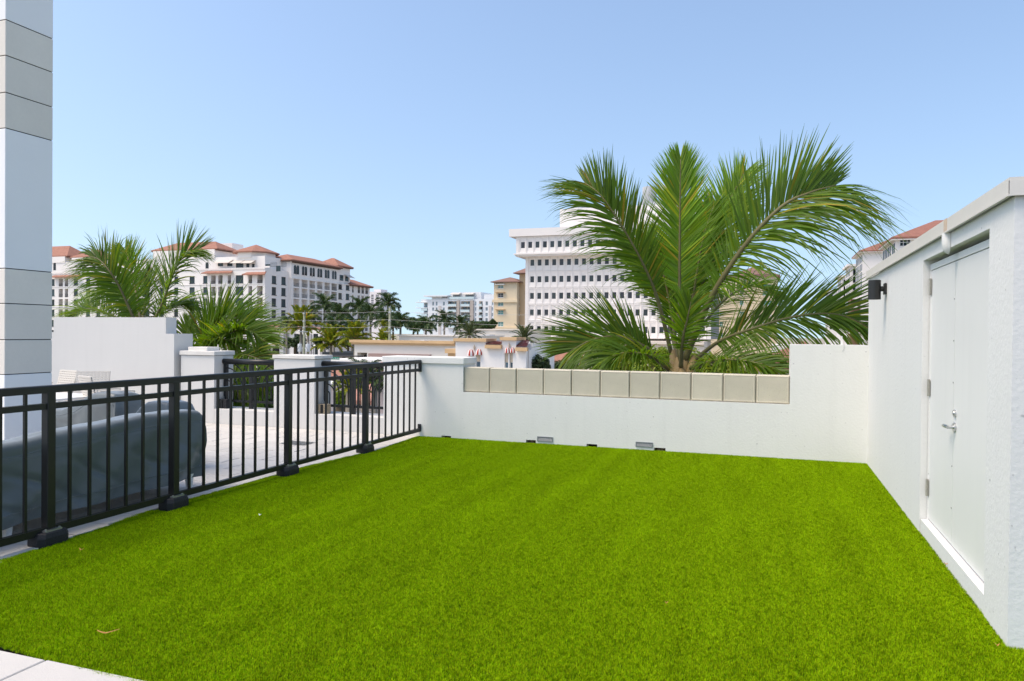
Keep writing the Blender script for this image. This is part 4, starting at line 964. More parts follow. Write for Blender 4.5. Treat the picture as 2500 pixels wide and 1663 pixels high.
l2 = FT2.u(1180+285/3.564, 600); b = MB(); b.box(l2+.3, u2r+.6, YT-2.0+.5, YT+27, zl+.02, zh); b.build('core', M_joint, tw)
b = MB(); FT2.box(b, l2, u2-pt/2-.03, zl+.02, zh, 0, .5); b.build('corner_pier', M_pre, tw); b = MB(); FT2.box(b, u2r+.03, u2r+.9, zl+.02, zh, 0, .5); b.build('corner_pier', M_pre, tw)
b = MB(); FT2.box(b, l2-.5, u2r+1.2, zl-.28, zl, -.2, 29); FT2.box(b, l2-.2, u2r+1.0, zl-.62, zl-.281, .15, 28); b.build('soffit_ledge', M_pre, tw)
zp = FT2.px(1290, 480+280/3.564)[1]; b = MB(); FT2.box(b, l2-1.5, u2r+2, zh+.02, zp, -.5, .2); FT2.box(b, l2-1.5, l2-.6, zh+.02, zp, .201, 29); FT2.box(b, l2-.599, u2r+2, zh+.02, zh+.4, .201, 29); b.build('parapet', M_pre, tw)
pp = on_y(1367, 511, YT+8); b = MB(); b.box(pp.x, on_y(1740, 511, YT+8).x, YT+8, YT+22, zh+.4, pp.z); b.build('penthouse', M_pre, tw)
M_mech = mat('roof_plant', (.45,.46,.47), .6, .3, var=.15, vscale=.5)
q0, q1 = on_y(1400, 496, YT+10), on_y(1432, 511, YT+10); b = MB(); b.tube([(q0.x+1.2,YT+11,pp.z),(q0.x+1.2,YT+11,q0.z+.6)], 1.5, 16); b.box(q0.x-.5,q1.x,YT+10,YT+13,pp.z,pp.z+.9); b.build('roof_plant', M_mech, tw)
q0, q1 = on_y(1560, 455, YT+12), on_y(1640, 511, YT+12); b = MB(); b.tube([((q0.x+q1.x)/2-1.6,YT+14,pp.z),((q0.x+q1.x)/2-1.6,YT+14,q0.z)], 1.6, 16); b.tube([((q0.x+q1.x)/2+2,YT+14,pp.z),((q0.x+q1.x)/2+2,YT+14,q0.z)], 1.6, 16); b.box(q0.x,q1.x,YT+12,YT+16,pp.z,pp.z+1.4); b.build('roof_plant', M_mech, tw)
b = MB(); b.box(ul+2.2, ur-1, YT+3, YT+25, Z_STREET, .58); b.build('base', mat('tower_base', (.66,.60,.53), .8), tw)
# beige podium of the tower
FPd = Fac('Y', 146); po = thing('tower_podium', 'beige podium at the foot of the white office tower with one dark window', 'building', (FPd.u(1420), 148, Z_STREET))
u0, u1 = FPd.u(1287), FPd.u(1720); zt = FPd.px(1300, 836)[1]; wh = (FPd.u(1301), FPd.u(1310), FPd.px(1301,864)[1], FPd.px(1301,853)[1])
M_pod = mat('podium_beige', (.72,.63,.53), .8, .2, var=.05, vscale=.2)
b = MB(); FPd.wall(b, u0, u1, Z_STREET, zt, 0, .5, [wh]); b.box(u0, u1, 146.51, 153.5, Z_STREET, zt-.02); b.build('wall', M_pod, po); window(po, FPd, *wh, .2, M_wframe, M_glass, 0, 1)
b = MB(); FPd.box(b, u0-.5, u1, zt, zt+.55, -.6, 8); b.build('cornice', M_pod, po)
# ------------------------------------------------------------------ tan building left of the tower
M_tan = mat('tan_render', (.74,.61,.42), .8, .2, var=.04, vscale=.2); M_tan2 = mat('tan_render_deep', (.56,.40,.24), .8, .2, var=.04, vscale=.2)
M_troof = mat('brown_tile', (.25,.15,.12), .8, .2, var=.25, vscale=1.5)
FTa = Fac('Y', 245); ta = thing('tan_building', 'tan apartment building with teal windows squeezed left of the white tower', 'building', (FTa.u(1240), 250, Z_STREET))
def c3(x, y): return (1000+x/7.857, 690+y/7.857)
ho = []
for y0_, y1_ in ((50,112),(200,285),(365,452),(530,618),(752,840)):
    a, c = c3(1690, y1_), c3(1800, y0_); p, q = FTa.px(*a), FTa.px(*c); ho.append((p[0], q[0], p[1], q[1]))
ul_, um_, ur_ = FTa.u(1205.3), FTa.u(1261.5), FTa.u(1300); zt = FTa.px(1230, 690)[1]
b = MB(); FTa.wall(b, ul_, um_, Z_STREET, zt, 0, .4, ho); b.box(ul_, um_, 245.41, 262, Z_STREET, zt); b.build('wall', M_tan, ta)
for i, h in enumerate(ho):
    window(ta, FTa, *h, .25, M_wframe, M_glasst if i != 1 else M_glass, 1, 1, .14, True)
    if i in (0,1,3): m_ = MB(); FTa.box(m_, h[0]-.7, h[1]+.7, h[3]+.1, h[3]+.35, -1.0, -.003); m_.build('window_hood', M_wframe if i == 0 else M_tan2, ta)
FTb = Fac('Y', 247.5); ho = []
for y0_, y1_ in ((5,100),(190,290),(360,455),(525,630),(750,850)):
    p, q = FTb.px(*c3(2078, y1_)), FTb.px(*c3(2108, y0_)); ho.append((p[0], q[0], p[1], q[1]))
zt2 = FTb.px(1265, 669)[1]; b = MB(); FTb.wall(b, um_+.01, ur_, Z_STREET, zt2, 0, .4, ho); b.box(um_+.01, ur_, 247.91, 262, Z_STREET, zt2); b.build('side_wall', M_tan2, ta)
for h in ho: window(ta, FTb, *h, .25, M_wframe, M_glasst, 0, 1, .14, True)
b = MB(); z = FTa.px(1230, 735)[1]; FTa.box(b, ul_-.4, um_+.3, z-.5, z+.5, -.5, -.003); z = FTa.px(1230, 803)[1]; FTa.box(b, ul_-.8, um_+.5, z-.6, z+.5, -.8, -.003); b.build('string_course', M_tan, ta)
b = MB(); b.hip(ul_, um_+.5, 244.6, 262, zt+.3, FTa.px(1230, 679)[1]+.6, .9); b.hip(um_-1, ur_, 246.5, 262, zt2+.3, FTb.px(1280, 658)[1]+1, .8); b.build('roof', M_troof, ta)
# matching block seen behind the large palm
FTc = Fac('Y', 215); tc_ = thing('cream_building', 'cream building with teal windows showing through the large palm fronds', 'building', (FTc.u(1830), 220, Z_STREET))
u0, u1 = FTc.u(1735), FTc.u(1898); zt = FTc.px(1850, 676)[1]; ho = []
for xa, xb in ((1757,1765),(1806,1816),(1862,1884)):
    for ya in (694,710,734,760,786,812): p, q = FTc.px(xa, ya+11), FTc.px(xb, ya); ho.append((p[0], q[0], p[1], q[1]))
b = MB(); FTc.wall(b, u0, u1, Z_STREET, zt, 0, .4, ho); b.box(u0, u1, 215.41, 235, Z_STREET, zt); b.build('wall', M_tan, tc_)
for h in ho: window(tc_, FTc, *h, .25, M_wframe, M_glasst, 1, 1, .12, True)
b = MB(); FTc.box(b, u0-.4, u1+.6, zt, zt+.5, -.6, 20); b.hip(FTc.u(1790), u1-.5, 216, 232, zt+.7, zt+3.6, .4); b.build('roof', M_troof, tc_)
rail(tc_, FTc, FTc.u(1830), u1, zt+.5, .3, 1.2, 14)

# ------------------------------------------------------------------ glass-balcony condominium
FC = Fac('Y', 385); M_cw = mat('condo_white', (.74,.75,.76), .7, .2, var=.02, vscale=.1); M_cb = mat('condo_taupe', (.42,.37,.33), .8, .2)
M_gl = mat('balcony_glass', (.50,.60,.62), .1, .5)
co = thing('balcony_condominium', 'distant white condominium with glass balconies and taupe fins left of the tan building', 'building', (FC.u(1115), 395, Z_STREET))
def cu(x): return FC.u(1000+x/7.857, 760)
def cz(y): return FC.px(1110, 690+y/7.857)[1]
ho = []; wn = []
rows = ((365,442),(476,543),(583,648),(680,746),(785,850),(885,940))
for a, c in ((433,468),(498,533),(637,673),(1253,1280),(1455,1500),(1575,1602)):
    for y0_, y1_ in rows: ho.append((cu(a), cu(c), cz(y1_), cz(y0_)))
bays = ((735,910),(985,1165),(1330,1400)); bho = []
for a, c in bays:
    for y in (460,568,678,775,875): bho.append((cu(a), cu(c), cz(y)+.3, cz(y-105)-.1))
zt = cz(318); b = MB(); FC.wall(b, cu(345), cu(1612), Z_STREET, zt, 0, .5, ho+bho); b.box(cu(345), cu(1612), 387.6, 405, Z_STREET, zt); b.build('wall', M_cw, co)
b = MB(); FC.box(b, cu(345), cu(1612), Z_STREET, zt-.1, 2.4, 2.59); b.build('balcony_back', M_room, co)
for h in ho: window(co, FC, *h, .25, M_wframe, M_glassb, 1, 0, .12)
FC2 = Fac('Y', 387.2)
for a, c, z0, z1 in bho:
    w_ = c-a; window(co, FC2, a+w_*.08, a+w_*.45, z0+.1, z1-.3, 0, M_frame, M_glassb, 1, 0, .12); window(co, FC2, a+w_*.55, a+w_*.92, z0+.1, z1-.3, 0, M_frame, M_glassb, 1, 0, .12)
    m_ = MB(); FC.box(m_, a, c, z0-.25, z0-.002, -1.2, 2.3); so_ = m_.build('balcony_slab', M_cw, co)
    m_ = MB(); FC.box(m_, a+.1, c-.1, z0, z0+1.1, -1.15, -1.08); m_.build('glass_balustrade', M_gl, so_)
for a, c in ((912,966),(1170,1232)):
    b = MB(); FC.box(b, cu(a), cu(c), Z_STREET, cz(345), -1.0, -.004); b.build('taupe_fin', M_cb, co)
for a, c in ((555,604),(1520,1570)):
    b = MB(); FC.box(b, cu(a), cu(c), Z_STREET, cz(445), -.3, -.004); b.build('taupe_panel', mat('condo_taupe_light', (.58,.53,.50), .8), co)
b = MB(); FC.box(b, cu(755), cu(1330), zt+.01, cz(182), 3, 20); FC.box(b, cu(1412), cu(1640), zt+.01, cz(232), 1, 20); b.build('penthouse', M_cw, co)
b = MB(); FC.box(b, cu(755), cu(1240), zt+.01, zt+1.3, -.6, -.5); b.build('glass_balustrade', M_gl, co)
b = MB(); FC.box(b, cu(290), cu(752), cz(268), cz(245), -2, 10); FC.box(b, cu(410), cu(600), zt+.01, cz(269), 1, 9); FC.box(b, cu(600), cu(752), zt+.01, cz(285), 1, 9); b.build('flat_roof', M_cw, co)
for a, c in ((770,950),(1010,1215)):
    m_ = MB(); z = cz(222); p = [FC.P(cu(a),2.9,z+.9),FC.P(cu(c),2.9,z+.9),FC.P(cu(c),-.5,z),FC.P(cu(a),-.5,z)]; m_.add(p+[(x,y,q-.3) for x,y,q in p], [(0,1,2,3),(7,6,5,4),(2,1,5,6),(3,2,6,7),(0,3,7,4)]); m_.build('awning', M_awn, co)
    window(co, Fac('Y', 387.95), cu(a+20), cu(c-20), zt+.2, z-.6, 0, M_frame, M_glassb, 2, 0, .12)
# left glazed end with projecting slabs
b = MB(); FC.box(b, cu(225), cu(345)-.01, Z_STREET, zt, 3, 20); FC.box(b, cu(225), cu(345)-.01, cz(372), zt, 0, 2.99); b.build('glazed_end', M_cw, co)
for k, y in enumerate((372,478,580,682)):
    z = cz(y); m_ = MB(); FC.box(m_, cu(112), cu(345)-.02, z-.3, z, -.5, 4); m_.build('balcony_slab', M_cw, co)
    rail(co, FC, cu(130), cu(215), z, 0, 1.2, 4, M_wframe)
    window(co, Fac('Y', 387.5), cu(245), cu(335), z-4.6, z-.5, 0, M_wframe, M_glassb, 2, 0, .15)
    m_ = MB(); FC.box(m_, cu(225), cu(340), z-5.0, z-3.6, -.4, -.3); m_.build('glass_balustrade', M_gl, co)

# ------------------------------------------------------------------ far pinkish tower
FF = Fac('Y', 620); ft = thing('far_tower', 'far pale pink tower beyond the right end of the apartment block', 'building', (FF.u(917), 625, Z_STREET))
M_pk = mat('far_pink', (.74,.69,.69), .8); u0, u1 = FF.u(902), FF.u(929.5); zt = FF.px(915, 712)[1]
b = MB(); b.box(u0, u1, 620, 640, Z_STREET, zt); b.box(u0+2, u1-3, 625, 638, zt, zt+2.5); b.build('wall', M_pk, ft)
for k in range(13):
    y = 720+k*4.2; z = FF.px(915, y)[1]
    for a, c in ((906,912),(917,925)):
        b = MB(); FF.box(b, FF.u(a), FF.u(c), z-.75, z+.1, -.1, -.01); b.build('window_band', M_glass, ft)

# ------------------------------------------------------------------ tall buildings beyond the annex
def c9(x, y): return (2000+x/6.03, 540+y/6.03)
M_rw = mat('right_white', (.77,.72,.67), .8, .2, var=.03, vscale=.2); M_brn = mat('brown_accent', (.24,.15,.09), .8); M_rt = mat('terracotta_roof', (.29,.135,.10), .8, .2, var=.25, vscale=1, var2=.25, v2scale=2.5)
def hip_block(name, label, pxc, pye, Y, depth, width, zrise, over=1.2):
    F1 = Fac('Y', Y); u, z = F1.px(pxc, pye); t = thing(name, label, 'building', (u+width/2, Y+depth/2, Z_STREET))
    b = MB(); b.box(u, u+width, Y, Y+depth, Z_STREET, z-.4); b.build('wall', M_rw, t)
    b = MB(); b.hip(u, u+width, Y, Y+depth, z, z+zrise, over, 0, .5); b.build('roof', M_rt, t)
    b = MB(); b.box(u-over*.95, u+width+over*.95, Y-over*.95, Y+depth+over*.95, z-.75, z-.51); b.build('eave', M_rw, t)
    return t, F1, Fac('X-', u), u, z
tB, F1, F2, uB, zB = hip_block('tiled_block', 'white block with terracotta roof and large dark window just above the annex coping', 2187, 580, 212, 22, 40, 5.6)
p, q = F1.px(*c9(1180,375)), F1.px(*c9(1350,250)); window(tB, F1, p[0], q[0], p[1], q[1], -.06, M_wframe, M_glassg, 2, 1, .16)
for k in range(1, 6): window(tB, F1, p[0], q[0], p[1]-3.4*k, q[1]-3.4*k-.3, -.06, M_wframe, M_glassg, 2, 1, .16)
p, q = F1.px(*c9(1510,245)), F1.px(*c9(1590,225)); window(tB, F1, p[0], q[0]+2, p[1]-1.5, q[1], -.06, M_wframe, M_glassg, 1, 1, .16)
for k in range(6):
    for j, off in enumerate((1.2, 3.8, 8, 11, 14, 17, 20)):
        window(tB, F2, 212+off, 212+off+1.5, zB-3.9-3.4*k, zB-1.3-3.4*k, -.06, M_frame, M_glass, 1, 0)
tA, F1, F2, uA, zA = hip_block('tiled_block', 'farther white block with terracotta roof and blank side wall left of the coping', 2107, 612.5, 330, 26, 42, 6.5, 1.6)
for k in range(6):
    for j, off in enumerate((2, 7, 12, 17, 22)):
        window(tA, F2, 330+off, 330+off+2.2, zA-4.4-3.4*k, zA-1.6-3.4*k, -.06, M_frame, M_glass, 1, 0)
for k, (a, c, y0_) in enumerate(((548,610,800),)):
    b = MB(); u0 = F2.P(352,-3.5,0); z = zA-19; b.box(uA-3.5, uA-.01, 338, 350, Z_STREET, z); b.build('brown_bay', M_brn, tA)
    for j in range(5):
        m_ = MB(); m_.box(uA-4.2, uA-.02, 332, 337.9, z-6.5*j*.55-.4, z-6.5*j*.55); m_.build('balcony_slab', M_rw, tA)
for (pxa, pxb, py, Y, lb) in ((2076,2096,645,372,'flat-roofed white block stepping down left of the terracotta roofs'),(2054,2086,672,420,'lowest flat-roofed white block at the end of the stepped row'),(2022,2050,708,520,'small far block peeking over the palm fronds')):
    F1 = Fac('Y', Y); p = F1.px(pxa, py); q = F1.px(pxb, py); t = thing('flat_block', lb, 'building', ((p[0]+q[0])/2, Y+8, Z_STREET)); F2 = Fac('X-', p[0])
    b = MB(); b.box(p[0], q[0]+8, Y, Y+22, Z_STREET, p[1]-1); b.build('wall', M_rw, t); b = MB(); b.box(p[0]-1.4, q[0]+8, Y-1.2, Y+23, p[1]-1, p[1]); b.build('roof_slab', M_rw, t)
    for k in range(7):
        for off in (2, 8, 14): window(t, F2, Y+off, Y+off+2.4, p[1]-5.2-3.4*k, p[1]-2.4-3.4*k, -.06, M_frame, M_glass, 1, 0)
        window(t, F1, p[0]+1.2, p[0]+2.8, p[1]-5.2-3.4*k, p[1]-2.4-3.4*k, -.06, M_frame, M_glass, 0, 0)
# ================================================================== NEAR STREET: SHOPS, POLES, TREES
M_cream = mat('cream_render', (.74,.69,.62), .8, .2, var=.05, vscale=.4); M_oran = mat('ochre_cornice', (.62,.42,.23), .8, .2, var=.15, vscale=1)
M_shop = mat('shop_white', (.84,.80,.75), .8, .2, var=.04, vscale=.4); M_flat = mat('flat_roof_pale', (.62,.62,.62), .8, .2, var=.15, vscale=.5)
FS = Fac('Y', 76); sh = thing('flat_roof_shop', 'cream flat-roofed shop with ochre cornice and dark recessed openings', 'building', (FS.u(990), 80, Z_STREET))
u0, u1 = FS.u(866), FS.u(1113); zt = FS.px(990, 838)[1]; zb = FS.px(880, 861)[1]
ho = [(FS.u(873), FS.u(897), Z_STREET, zb), (FS.u(903), FS.u(926), Z_STREET, zb-.1), (FS.u(932), FS.u(1054), Z_STREET, zb-.3)]
b = MB(); FS.wall(b, u0, u1, Z_STREET, zt, 0, .5, ho); b.box(u0, u1, 79, 92, Z_STREET, zt-.5); b.box(u0, u0+.5, 76.51, 79, Z_STREET, zt); b.box(u1-.5, u1, 76.51, 92, Z_STREET, zt); b.build('wall', M_cream, sh)
b = MB(); b.box(u0+.51, u1-.51, 76.52, 91.9, zt-.49, zt-.3); b.build('roof', M_flat, sh)
b = MB(); FS.box(b, u0-.45, u1-.02, zt+.001, zt+.32, -.45, .6); FS.box(b, u0-.3, u1-.02, zt-.22, zt, -.28, -.003); b.build('cornice', M_oran, sh)
for i, h in enumerate(ho):
    FSb = Fac('Y', 77.4); window(sh, FSb, h[0]+.05, h[1]-.05, Z_STREET+.3, h[3]-.35, 0, M_frame, M_glass if i else M_glassg, 1, 1, .08)
b = MB(); FS.box(b, FS.u(905), FS.u(1054), zb-.5, zb-.05, -.5, -.004); b.build('fascia', mat('mauve_fascia', (.36,.25,.22), .8), sh)
for (px_, py_, w_, h_) in ((1010,828,1.2,.5),(1035,826,.6,.7),(1075,828,1.5,.5)):
    p = on_y(px_, py_+3, 84); b = MB(); b.box(p.x-w_/2, p.x+w_/2, 83.5, 84.5, zt-.3, zt+h_*.4); b.build('roof_unit', M_flat, sh)
hx = thing('hexagon_hood', 'ochre hexagonal hood projecting from the shop wall', 'canopy', (on_y(1111, 856, 71).x, 71, on_y(1111, 856, 71).z))
p = on_y(1111, 857, 71); b = MB(); a = 1.5
b.prism([(p.x-a,71.9),(p.x-a*.7,70.7),(p.x+a*.7,70.7),(p.x+a,71.9),(p.x+a*.7,75.9),(p.x-a*.7,75.9)], p.z-.25, p.z+.2); b.build('hood_slab', M_oran, hx)
b = MB(); b.prism([(p.x-a*.8,71.9),(p.x-a*.55,71.0),(p.x+a*.55,71.0),(p.x+a*.8,71.9),(p.x+a*.55,75.9),(p.x-a*.55,75.9)], p.z-.6, p.z-.251); b.build('hood_base', M_oran, hx)

FG = Fac('Y', 66); ga = thing('awning_shop', 'bright white shop wall with four red striped dome awnings and tile slopes', 'building', (FG.u(1200), 70, Z_STREET))
u0, u1 = FG.u(1113), FG.u(1285); zA_ = FG.px(1150, 834)[1]; zB_ = FG.px(1240, 831)[1]; zC_ = FG.px(1205, 851)[1]
ua, ub, uc, ud = FG.u(1187), FG.u(1226), FG.u(1261), u1
slits = [(FG.u(a), FG.u(c), FG.px(a, 900)[1], FG.px(a, 866 if i < 1 else 861)[1]) for i, (a, c) in enumerate(((1162,1174),(1233,1242),(1245,1253)))]
b = MB(); FG.wall(b, u0, u1, Z_STREET, zC_, 0, .5, [(s[0],s[1],Z_STREET+1,s[3]) for s in slits]); FG.box(b, u0, ua, zC_, zA_, 0, .5); FG.box(b, ub, uc, zC_, zB_, 0, .5)
b.box(u0, u1, 67, 75.8, Z_STREET, zC_-.1); b.box(u0, ua, 66.51, 68.5, zC_-.09, zA_-.02); b.box(ub, uc, 66.51, 68.5, zC_-.09, zB_-.02); b.build('wall', M_shop, ga)
for a, c, z in ((u0-.15, ua+.12, zA_), (ub-.15, uc+.12, zB_)): b = MB(); FG.box(b, a, c, z+.002, z+.30, -.25, 2.6); b.build('cornice', M_oran, ga)
M_mar = mat('maroon_tile', (.22,.05,.045), .7, .25, var=.25, vscale=2)
def tile_slope(ul, ur, zt, zb, skew):
    b = MB(); n = 14
    rows_ = 5
    for r_ in range(rows_):
        t0_, t1_ = r_/rows_, (r_+1)/rows_; zt0 = zb+(zt-zb)*t0_; zt1 = zb+(zt-zb)*t1_; y0_ = 65.6+2.4*t0_; y1_ = 65.6+2.4*t1_
        for i in range(n):
            a0 = ul+(ur-ul)*i/n; a1 = ul+(ur-ul)*(i+1)/n; sk0, sk1 = skew*t0_, skew*t1_; m = (a0+a1)/2
            b.add([(a0-sk0,y0_,zt0+.03),(m-sk0,y0_-.03,zt0+.11),(a1-sk0,y0_,zt0+.03),(a1-sk1,y1_,zt1),(m-sk1,y1_-.03,zt1+.08),(a0-sk1,y1_,zt1)], [(0,1,4,5),(1,2,3,4)])
    b.build('tile_slope', M_mar, ga); b = MB(); b.box(ul-.05, ur+.05, 65.55, 65.99, zb-.35, zb-.01); b.build('eave', M_oran, ga)
tile_slope(ua+.1, ub, FG.px(1200, 834)[1], zC_+.36, .7); tile_slope(uc+.1, ud+.2, FG.px(1270, 832)[1], FG.px(1270, 848)[1], .5)
b = MB(); b.box(ua, ub, 68, 75, zC_-.1, zA_); b.box(uc, ud, 68, 75, zC_-.1, zB_-.3); b.build('roof_block', M_shop, ga)
M_red = mat('awning_red', (.42,.05,.03), .7, .2); M_wht = mat('awning_white', (.78,.76,.74), .7, .2)
for i, (pa, pb, yt, yb_) in enumerate(((1143,1158,853,868.5),(1163,1178,852,866),(1233.5,1246,848.5,862),(1246.5,1258,848,861))):
    ul, ur = FG.u(pa), FG.u(pb); zt_, zb_ = FG.px(pa, yt)[1], FG.px(pa, yb_)[1]; cx = (ul+ur)/2; rw = (ur-ul)/2; b = MB(); n = 10; m = 5
    for k in range(m+1):
        f = k/m; z = zb_+(zt_-zb_)*math.sin(f*math.pi/2); rr = math.cos(f*math.pi/2)**.8 if k < m else .02
        for j in range(n+1):
            an = math.pi*j/n; b.v.append((cx-rw*rr*math.cos(an), 65.98-rw*1.2*rr*math.sin(an), z))
    for k in range(m):
        for j in range(n): o = k*(n+1)+j; b.f.append((o,o+1,o+n+2,o+n+1)); b.m.append((j//2) % 2)
    b.build('dome_awning', [M_red, M_wht], ga)
M_col = mat('beige_column', (.60,.50,.38), .8, .2, var=.1, vscale=1)
for s in slits:
    zz = FG.px(1240, 884)[1]; b = MB(); FG.box(b, s[0]+.01, s[1]-.01, zz, s[3]-.005, .12, .4); b.build('beige_infill', M_col, ga)
    window(ga, FG, s[0]+.02, s[1]-.02, zz-2.0, zz-.02, .25, M_wframe, M_glassb, 0, 0, .05)
for px_, py_ in ((1159,848),(1244,843)):
    p = FG.px(px_, py_); b = MB(); b.add([FG.P(p[0],-.15,p[1]+.32),FG.P(p[0]+.12,-.1,p[1]),FG.P(p[0],-.12,p[1]-.4),FG.P(p[0]-.12,-.1,p[1]),FG.P(p[0],-.3,p[1])], [(0,4,1),(1,4,2),(2,4,3),(3,4,0)]); b.build('ornament', M_col, ga)
# long cream parapets farther back
for (pa, pb, pt_, pb_, Y, nm, lb, m_) in ((975,1153,821,850,104,'roof_parapet','pale flat roof parapet behind the ochre-trimmed shop',M_cream),(1128,1292,806,850,125,'cream_block','long plain cream block behind the palms left of the tower podium',mat('cream_block', (.78,.70,.60), .8, var=.03, vscale=.2))):
    Fq = Fac('Y', Y); b = MB(); b.box(Fq.u(pa), Fq.u(pb), Y, Y+14, Z_STREET, Fq.px((pa+pb)/2, pt_)[1]); b.box(Fq.u(pa)-.2, Fq.u(pb)+.2, Y-.25, Y+14.2, Fq.px((pa+pb)/2, pt_)[1], Fq.px((pa+pb)/2, pt_)[1]+.18); tag(b.build(nm, m_), lb, 'building')
Fq = Fac('Y', 122); b = MB(); p0, p1 = Fq.px(1178.5, 829), Fq.px(1194.5, 817); b.box(p0[0], p1[0], 122, 124.9, Z_STREET, p1[1]); tag(b.build('roof_housing', M_flat), 'grey box housing in front of the long cream block', 'housing')
# low arcade, white canopy, salmon roofs seen through the railings
Fq = Fac('Y', 100); ar = thing('arcade_building', 'grey arcaded building with dark eave left of the cream shop', 'building', (Fq.u(840), 102, Z_STREET))
u0, u1 = Fq.u(800), Fq.u(868); zt = Fq.px(840, 862)[1]; b = MB(); b.box(u0, u1, 100, 112, Z_STREET, zt); b.build('wall', M_bgrey if False else mat('arcade_stone', (.55,.49,.43), .8, var=.1, vscale=.6), ar)
b = MB(); b.box(u0-.4, u1+.4, 99.2, 112.4, zt-.35, zt+.1); b.build('eave', M_frame, ar)
for pc in (840, 859):
    p = Fq.px(pc, 878); r = .5*abs(Fq.u(pc+7)-Fq.u(pc-7)); m_ = MB(); pts = [(p[0]-r, Z_STREET+.5), (p[0]+r, Z_STREET+.5)]+[(p[0]+r*math.cos(k*math.pi/12), p[1]+r*.75*math.sin(k*math.pi/12)) for k in range(13)]
    m_.add([(x,99.97,z) for x, z in pts], [tuple(range(len(pts)))]); m_.build('arch_shade_face', mat('arch_shade', (.10,.08,.065), .8), ar)  # flat dark face on the solid wall, the arch's shade painted in
Fq = Fac('Y', 60); b = MB(); z = Fq.px(850, 878)[1]; b.box(Fq.u(800), Fq.u(935), 60, 68, z-.6, z); 
cn = thing('white_canopy', 'white flat canopy behind the right arched railing and pier', 'canopy', (Fq.u(860), 64, Z_STREET)); b.build('canopy_slab', M_shop, cn)
for pc in (812, 925):
    b = MB(); u = Fq.u(pc); b.box(u-.15, u+.15, 60.3, 60.6, Z_STREET, z-.6); b.build('post', M_shop, cn)
M_sal = mat('salmon_roof', (.52,.26,.20), .8, .2, var=.15, vscale=1)
Fq = Fac('Y', 44); sr = thing('salmon_kiosk', 'low beige kiosk with salmon roof seen through the right arched railing', 'building', (Fq.u(880), 47, Z_STREET))
z = Fq.px(880, 985)[1]; b = MB(); b.box(Fq.u(826), Fq.u(960), 44, 50, Z_STREET, z); b.build('wall', M_cream, sr); b = MB(); b.hip(Fq.u(826), Fq.u(960), 44, 50, z+.25, z+1.5, .5); b.build('roof', M_sal, sr)
for pc in (850, 880, 910): window(sr, Fq, Fq.u(pc)-.5, Fq.u(pc)+.5, z-1.9, z-.5, -.06, M_wframe, M_glassb, 1, 0)
Fq = Fac('Y', 50); rk = thing('tiled_house', 'small house with bright red tile roof left of the salmon kiosk', 'building', (Fq.u(800), 54, Z_STREET))
z = Fq.px(812, 925)[1]; b = MB(); b.box(Fq.u(760), Fq.u(838), 50, 57, Z_STREET, z); b.build('wall', mat('lilac_wall', (.62,.58,.60), .8), rk); b = MB(); b.hip(Fq.u(760), Fq.u(838), 50, 57, z+.25, z+.9, .4); b.build('roof', M_tile, rk)
window(rk, Fq, Fq.u(806)-.5, Fq.u(806)+.5, z-2.2, z-.7, -.06, M_wframe, M_glass, 1, 0)
Fq = Fac('Y', 38); pw_ = thing('pink_house', 'pale pink house with tile eave at the right end of the arched railing', 'building', (Fq.u(940), 42, Z_STREET))
z = Fq.px(920, 905)[1]; b = MB(); b.box(Fq.u(919), Fq.u(980), 38, 42, Z_STREET, z); b.build('wall', mat('pink_wall', (.70,.58,.55), .8), pw_); b = MB(); b.hip(Fq.u(919), Fq.u(980), 38, 42, z+.2, z+.8, .4); b.build('roof', M_sal, pw_)
Fq = Fac('Y', 34); wl = MB(); z = Fq.px(610, 955)[1]; wl.box(Fq.u(500), Fq.u(700), 34, 40, Z_STREET, z); wl.box(Fq.u(500)-.2, Fq.u(700)+.2, 33.8, 40.2, z, z+.25)
tag(wl.build('white_block', M_shop), 'plain white block glimpsed through palm leaves in the left railing', 'building')
# brick-roofed house at the lower right behind the palm
Fq = Fac('Y', 58); bh = thing('brick_roof_house', 'pale house with brick red roof low behind the palm at right', 'building', (Fq.u(1900), 62, Z_STREET))
z = Fq.px(1900, 905)[1]; b = MB(); b.box(Fq.u(1840), Fq.u(2100), 58, 66, Z_STREET, z); b.build('wall', M_cream, bh); b = MB(); b.hip(Fq.u(1840), Fq.u(2100), 58, 66, z+.2, z+2.2, .5); b.build('roof', M_rt, bh)
Fq = Fac('Y', 90); b = MB(); b.box(Fq.u(1886), Fq.u(2110), 90, 100, Z_STREET, Fq.px(1900, 842)[1]); t_ = tag(b.build('pale_block', M_cream), 'pale block behind the lower right palm fronds', 'building')
Fq = Fac('Y', 96); tb_ = thing('tiled_pavilion', 'small pavilion with red tile roof behind the dark hedge right of the awning shop', 'building', (Fq.u(1372), 99, Z_STREET))
z = Fq.px(1372, 884)[1]; b = MB(); b.box(Fq.u(1345), Fq.u(1400), 96, 102, Z_STREET, z); b.build('wall', M_cream, tb_); b = MB(); b.hip(Fq.u(1345), Fq.u(1400), 96, 102, z+.2, z+1.5, .5); b.build('roof', M_tile, tb_)

